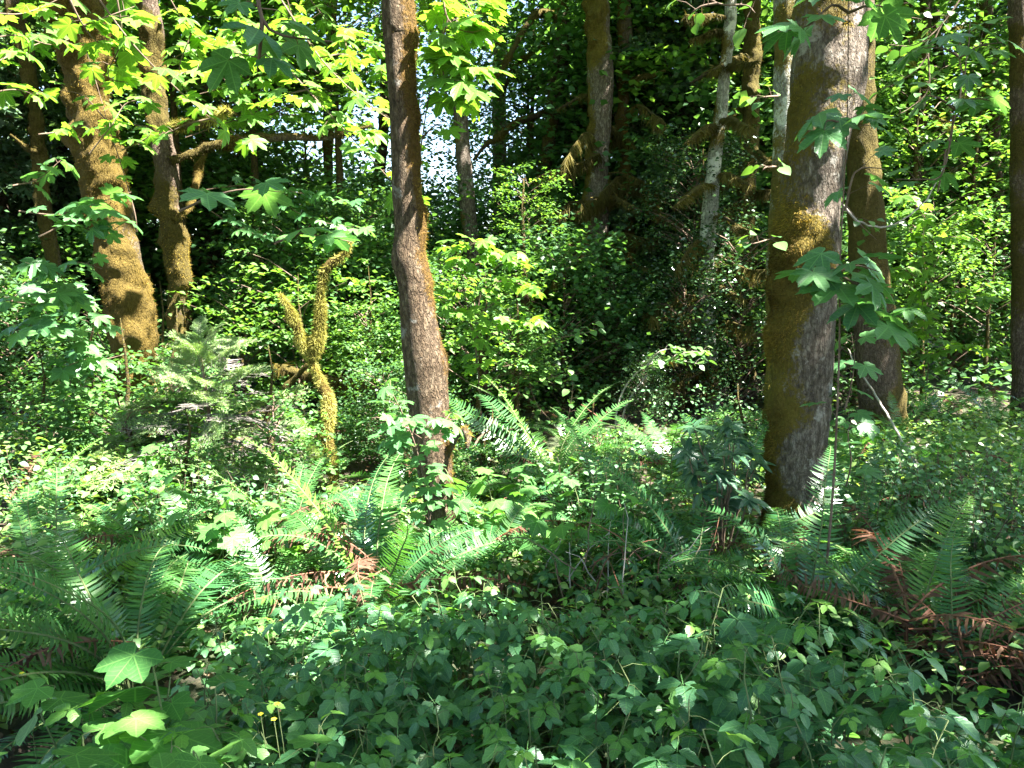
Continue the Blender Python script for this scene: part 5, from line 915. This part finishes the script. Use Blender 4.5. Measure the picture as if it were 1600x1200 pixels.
# drooping dark conifers
def bough_mesh(seed):
    rng = np.random.default_rng(seed); mb = MB(); s = np.linspace(0, 1, 9); C = np.stack([np.cumsum(rng.normal(0, .02, 9)), s, .12 * s - .55 * s * s], 1)
    V, T, _ = tube(np.concatenate([C, (.012 * (1 - s) + .002)[:, None]], 1), 4); mb.add(V, T, None, None, None, 1)
    for i in range(26):
        t = .12 + .88 * i / 26; b = np.array([np.interp(t, s, C[:, j]) for j in range(3)])
        for sd_ in (-1, 1):
            l = (.38 * (1 - t) + .08) * rng.uniform(.6, 1.2); d = nrm(np.array([sd_ * 1., rng.uniform(.5, 1.1), rng.uniform(-.9, -.2)])); n = int(l * 46) + 3
            q = rng.random(n)[:, None]; p = b + d * l * q + rng.normal(0, .012, (n, 3)); p[:, 2] -= (q[:, 0] ** 2) * l * .4
            dd = d + rng.normal(0, .55, (n, 3)); scatter(mb, T_DIA, p, frames(dd, rng.normal(0, .5, (n, 3)) + [0, 0, 1]), rng.uniform(.05, .10, n), rng.random(n))
    return mb.mesh('conifer_bough', [M['conifer'], M['twig']])
BO = [bough_mesh(i) for i in range(3)]
for i, (px, Y, lo, hi, n, L, lb) in enumerate([(20, 10.5, .6, 6.5, 46, 1.6, 'dark drooping conifer at the edge of the view'), (-60, 9.0, .8, 6.0, 36, 1.5, 'drooping conifer reaching in from outside the edge'), (120, 12, .8, 7.5, 46, 1.7, 'drooping conifer behind the golden maple'), (230, 13, .8, 7.5, 44, 1.7, 'drooping conifer seen past the slender mossy maple'), 
                                               (1060, 11.3, 1.2, 7.0, 44, 1.5, 'dark conifer behind the white mottled trunk'), (930, 13.8, 1.0, 8, 44, 1.7, 'dark conifer behind the stout grey trunk'), (1560, 15, 2.5, 9, 44, 1.8, 'grey green conifer high behind the edge trunk'), (1330, 15, 2, 9, 40, 1.8, 'conifer high behind the old brown trunk'), (1190, 15, .6, 9, 44, 1.8, 'far conifer behind the dark mossy trunk')]):
    rng = np.random.default_rng(4000 + i); p = at(px, 600, Y); r = thing('conifer', lb, 'tree', (p[0], p[1], gz1(p[0], p[1])), 'drooping conifers')
    t = np.linspace(0, 1, 8); V, T, _ = tube(np.stack([0 * t, 0 * t, -.1 + (hi + 3) * t, .16 * (1 - t) + .03], 1), 10); link('trunk', mesh_np('trunk', V, T, M['bark_dark'], None, None, np.full(len(V), .3)), r)
    for k in range(n):
        h = lo + (hi - lo) * (k + rng.random()) / n; m = Matrix.Rotation(k * 2.4 + rng.normal(0, .3), 4, 'Z') @ Matrix.Rotation(rng.normal(.05, .15), 4, 'X') @ Matrix.Scale(L * (1.1 - .4 * (h - lo) / (hi - lo)) * rng.uniform(.75, 1.1), 4); m.translation = (0, 0, h); link('bough', BO[rng.integers(3)], r, m)

# ------------------------------------------------------------------ far woods, ground cover, litter, grass: nobody could count these
def far_woods():
    rng = np.random.default_rng(55); n = 52000; px = rng.uniform(-500, 2100, n); Y = rng.uniform(16, 28, n); x = (px - 800) / FPX * Y; z = rng.random(n) ** .8 * 12
    p = np.stack([x, Y, z], 1); f = Fbm(5, .55, 4)(p); gx, gy = pix(p)
    gap = ((gx > 600) & (gx < 900) & (gy < 450)) * 1.6 + ((gx > 200) & (gx < 640) & (gy < 260)) * .5 + (gy < 330) * .35
    k = (f > -.55 + .0 * z + gap * .9) & (rng.random(n) > gap * .55); p = p[k]; mb = MB()
    scatter(mb, T_DIAW, p, leaf_frames(len(p), rng, .7, .3), rng.uniform(.13, .24, len(p)), rng.random(len(p)))
    link('far_woods', mb.mesh('far_woods', M['dark_leaf']), kind='stuff')
far_woods()
def cover(name, n, region, mat, size, hmax, seed, tmpl=T_OVAL, clump=1.6, tilt=.45, zfun=None, thr=-.2):
    rng = np.random.default_rng(seed); y = rng.uniform(region[2], region[3], n); x = rng.uniform(region[0], region[1], n)
    w = Fbm(seed, clump, 3)(np.stack([x, y, x * 0], 1)); k = w > thr; x, y, w = x[k], y[k], w[k]; g = gz(x, y)
    z = g + .02 + hmax * (rng.random(len(x)) ** .8) * np.clip(.55 + .5 * w, .12, 1.2)
    if zfun is not None: z = np.minimum(z, g + zfun(x, y))
    tr = np.minimum(np.minimum(np.hypot(x + .42, y - 3.9), np.hypot(x - 1.5, y - 3.8)), np.hypot(x + 1.25, y - 5.2) * .9); z = np.where(tr < .75, g + np.minimum(z - g, .10 + .28 * tr), z)
    p = np.stack([x, y, z], 1); gx, gy = pix(p); k = (gx > -900) & (gx < 2500) & (gy < 1500); p = p[k]; mb = MB()
    scatter(mb, tmpl, p, leaf_frames(len(p), rng, tilt, .25), rng.uniform(.6, 1.3, len(p)) * size, (rng.random(len(p)) * .6 + .4 * (np.sin(p[:, 0] * 5 + 3 * np.sin(p[:, 1] * 4)) * .5 + .5)))
    link(name, mb.mesh(name, M[mat]), kind='stuff')
cover('ground_cover', 30000, (-5.5, 5.5, 2.6, 7.2), 'cover', .048, .55, 201, thr=-.5)
cover('ground_cover', 12000, (-8, 8, 6.5, 11), 'cover', .055, .28, 202)
cover('ground_cover', 12000, (-8, 9, 9, 18), 'dark_leaf', .10, .5, 203, T_DIAW)
cover('ground_cover', 13000, (1.2, 6.5, 3.2, 7.5), 'snow', .040, .50, 204)
cover('ground_cover', 5000, (-2.4, 2.4, 1.2, 3.4), 'bramble', .055, .28, 205, T_OVAL4, 2.5)
cover('ground_cover', 6000, (2.0, 4.6, .9, 3.6), 'bramble', .06, .42, 208, T_OVAL4, 2.5, thr=-1)
cover('ground_cover', 6000, (-4.4, -2.1, .9, 3.6), 'bramble', .06, .42, 209, T_OVAL4, 2.5, thr=-1)
cover('leaf_litter', 9000, (-6, 6, 1.0, 10), 'litter', .045, .035, 206, T_OVAL4, 1.0, .5, None, -2)
cover('grass', 2600, (-3.5, 1.5, 2.4, 5.5), 'grass', .22, .02, 207, (np.array([[-.03, 0, 0], [.03, 0, 0], [.02, .6, .0], [-.02, .6, 0], [0, 1, -.1]]), np.array([[0, 1, 2], [0, 2, 3], [3, 2, 4]]), np.zeros((5, 2))), 2.5, .9, None, .1)

# snowberry bushes at the far side, small round leaves on thin twigs
def snowberry(px, py, label, s, seed):
    rng = np.random.default_rng(seed); b = on(px, py, 0); r = thing('snowberry', label, 'shrub', (b[0], b[1], gz1(b[0], b[1])), 'snowberry bushes')
    mt = MB(); ml = MB()
    for i in range(26):
        a = rng.uniform(0, 6.28); q = .34 * s * math.sqrt(rng.random()); e = np.array([math.cos(a) * q, math.sin(a) * q, rng.uniform(.35, .75) * s]); P = stem_path(np.array([math.cos(a) * .05, math.sin(a) * .05, -.03]), e, .05, 6, .0035, .0012, rng); V, T, _ = tube(P, 3, False); mt.add(V, T)
        n = 20; t = rng.uniform(.3, 1, n); p = np.stack([np.interp(t, np.linspace(0, 1, 6), P[:, j]) for j in range(3)], 1) + rng.normal(0, .022, (n, 3)); scatter(ml, T_OVAL4, p, leaf_frames(n, rng, .45, .2), rng.uniform(.022, .042, n), rng.random(n))
    link('twigs', mt.mesh('twigs', M['twig']), r, kind='stuff'); link('leaves', ml.mesh('leaves', M['snow']), r, kind='stuff')
for i, (px, py, s, lb) in enumerate([(1345, 905, .9, 'small leaved snowberry beside the big grey maple'), (1430, 900, .9, 'small leaved snowberry behind the large fern'), (1500, 930, .95, 'small leaved snowberry below the leaning stick'), (1580, 940, 1.0, 'small leaved snowberry at the edge above the withered fronds'), (1560, 860, .9, 'small leaved snowberry at the edge beyond the leaning stick'), (1470, 850, .9, 'shaded snowberry behind the leaning stick'), (1390, 835, .8, 'snowberry with lit tops between white fern and leaning stick'), (960, 830, .8, 'lit snowberry in the sunny centre below the arching canes'), (900, 850, .8, 'lit snowberry in front of the gleaming white fern'), (270, 880, .8, 'lit snowberry below the young fir'), (400, 880, .8, 'lit snowberry right of the young fir foot'), (1000, 860, .8, 'half lit snowberry left of the big dark fern'), (760, 770, .7, 'lit snowberry behind the grey alder foot'), (70, 860, .8, 'lit snowberry behind the upright edge fern')]): snowberry(px, py, lb, s, 5000 + i)

# ------------------------------------------------------------------ sticks, twigs, flowers, the shed beyond
def stick(name, label, pts, mat, seed, sub=()):
    p0 = at(*pts[0][:3]); r = thing(name, label, 'stick', p0)
    def mk(nm, q): W = catmull(np.array([[*at(*a[:3]), a[3]] for a in q]), .04); W[1:-1, :3] += np.random.default_rng(seed).normal(0, .0025, (len(W) - 2, 3)); V, T, _ = tube(W, 7); link(nm, mesh_np(nm, V - p0, T, M[mat]), r)
    mk('stem', pts)
    for q in sub: mk('side_twig', q)
stick('leaning_stick', 'long pale stick leaning from the ferns up against the old brown trunk', [(1545, 880, 3.9, .010), (1490, 800, 4.4, .009), (1420, 705, 5.0, .009), (1370, 620, 5.6, .008), (1338, 572, 6.0, .006), (1325, 545, 6.2, .004)], 'twig_grey', 1)
stick('dead_twig', 'forked reddish dead twig standing at the forest edge in the clearing', [(905, 708, 6.6, .011), (925, 680, 6.6, .010), (938, 662, 6.6, .008), (932, 650, 6.5, .005), (908, 632, 6.5, .003)], 'red_twig', 2, ([(936, 664, 6.6, .006), (950, 640, 6.6, .003)], [(925, 684, 6.6, .007), (950, 686, 6.5, .006), (985, 694, 6.4, .004)]))
stick('dead_twig', 'thin bare pole leaning in the shade right of the grey alder', [(738, 700, 6.8, .012), (760, 670, 6.9, .011), (790, 640, 7.0, .009), (812, 610, 7.1, .006)], 'twig', 3)
stick('dead_twig', 'bare curving twig hanging across the old brown trunk', [(1315, 318, 4.2, .006), (1340, 345, 4.2, .006), (1385, 354, 4.25, .005), (1440, 320, 4.4, .004), (1475, 260, 4.5, .003)], 'twig_grey', 4)
stick('dead_twig', 'bare shoot rising through the lit vine maple', [(1465, 300, 4.6, .005), (1480, 230, 4.6, .005), (1500, 150, 4.6, .005), (1512, 85, 4.6, .004), (1516, 30, 4.6, .003)], 'twig', 5)
rt = np.random.default_rng(66); p0 = on(960, 965, 0); tw = thing('twig_heap', 'tangle of brown dead twigs left of the small fresh green fern', 'dead twigs', (p0[0], p0[1], gz1(p0[0], p0[1])))
for i in range(46):
    a = np.array([rt.normal(0, .18), rt.normal(0, .14), rt.uniform(0, .32)]); d = nrm(np.array([rt.normal(0, .7), rt.normal(0, .5), rt.uniform(.2, 1)])) * rt.uniform(.15, .48); V, T, _ = tube(stem_path(a, a + d, .03, 6, .004, .0012, rt), 4); link('twig', mesh_np('twig', V, T, M['twig_grey'] if i % 3 == 0 else M['red_twig'] if i % 3 == 1 else M['twig']), tw)
for i, (px, py, Y, lb) in enumerate([(433, 1100, 1.9, 'yellow buttercup in the thicket, highest of the small group'), (407, 1116, 1.9, 'largest yellow buttercup of the small group'), (428, 1124, 1.88, 'lowest yellow buttercup of the small group'), (34, 1052, 2.3, 'yellow petal on the large shaded fern'), (1510, 806, 4.2, 'yellow leaf caught beside the leaning stick')]):
    p = at(px, py, Y); r = thing('buttercup', lb, 'flower', p, 'small yellow flowers'); mb = MB()
    for k in range(5):
        V, T, U = xf(t_oval(.45, .12, -.15, 3), k * 1.2566, .0085); mb.add(V, T)
    link('blossom', mb.mesh('blossom', M['yellow']), r); V, T, _ = tube(np.array([[0, 0, 0, .0012], [.01, .005, -.12, .0012], [.02, .01, -p[2] + gz1(p[0], p[1]), .0015]]), 4); link('stalk', mesh_np('stalk', V, T, M['twig_green']), r)
def box(x0, x1, y0, y1, z0, z1):
    V = np.array([[x, y, z] for x in (x0, x1) for y in (y0, y1) for z in (z0, z1)]); T = [[0, 1, 3], [0, 3, 2], [4, 6, 7], [4, 7, 5], [0, 4, 5], [0, 5, 1], [2, 3, 7], [2, 7, 6], [0, 2, 6], [0, 6, 4], [1, 5, 7], [1, 7, 3]]; return V, np.array(T)
a, b = at(540, 560, 12.2), at(660, 525, 12.2); sh = thing('shed', 'low tan shed glimpsed through the shrubs behind the grey alder', 'shed', (a[0], 12.2, 0)); w = b[0] - a[0]
for k in range(4):
    V, T = box(0, w, k * .002, .12, -.05 + k * b[2] / 4, b[2] * (k + 1) / 4 - .012); link('board', mesh_np('board', V, T, M['tan'], smooth=False), sh)
V, T = box(0, w, .13, 1.5, -.05, b[2] - .01); link('wall', mesh_np('wall', V, T, M['tan'], smooth=False), sh)
V, T = box(-.1, w + .1, -.12, 1.6, b[2] + .003, b[2] + .06); link('roof', mesh_np('roof', V, T, M['roof'], smooth=False), sh)
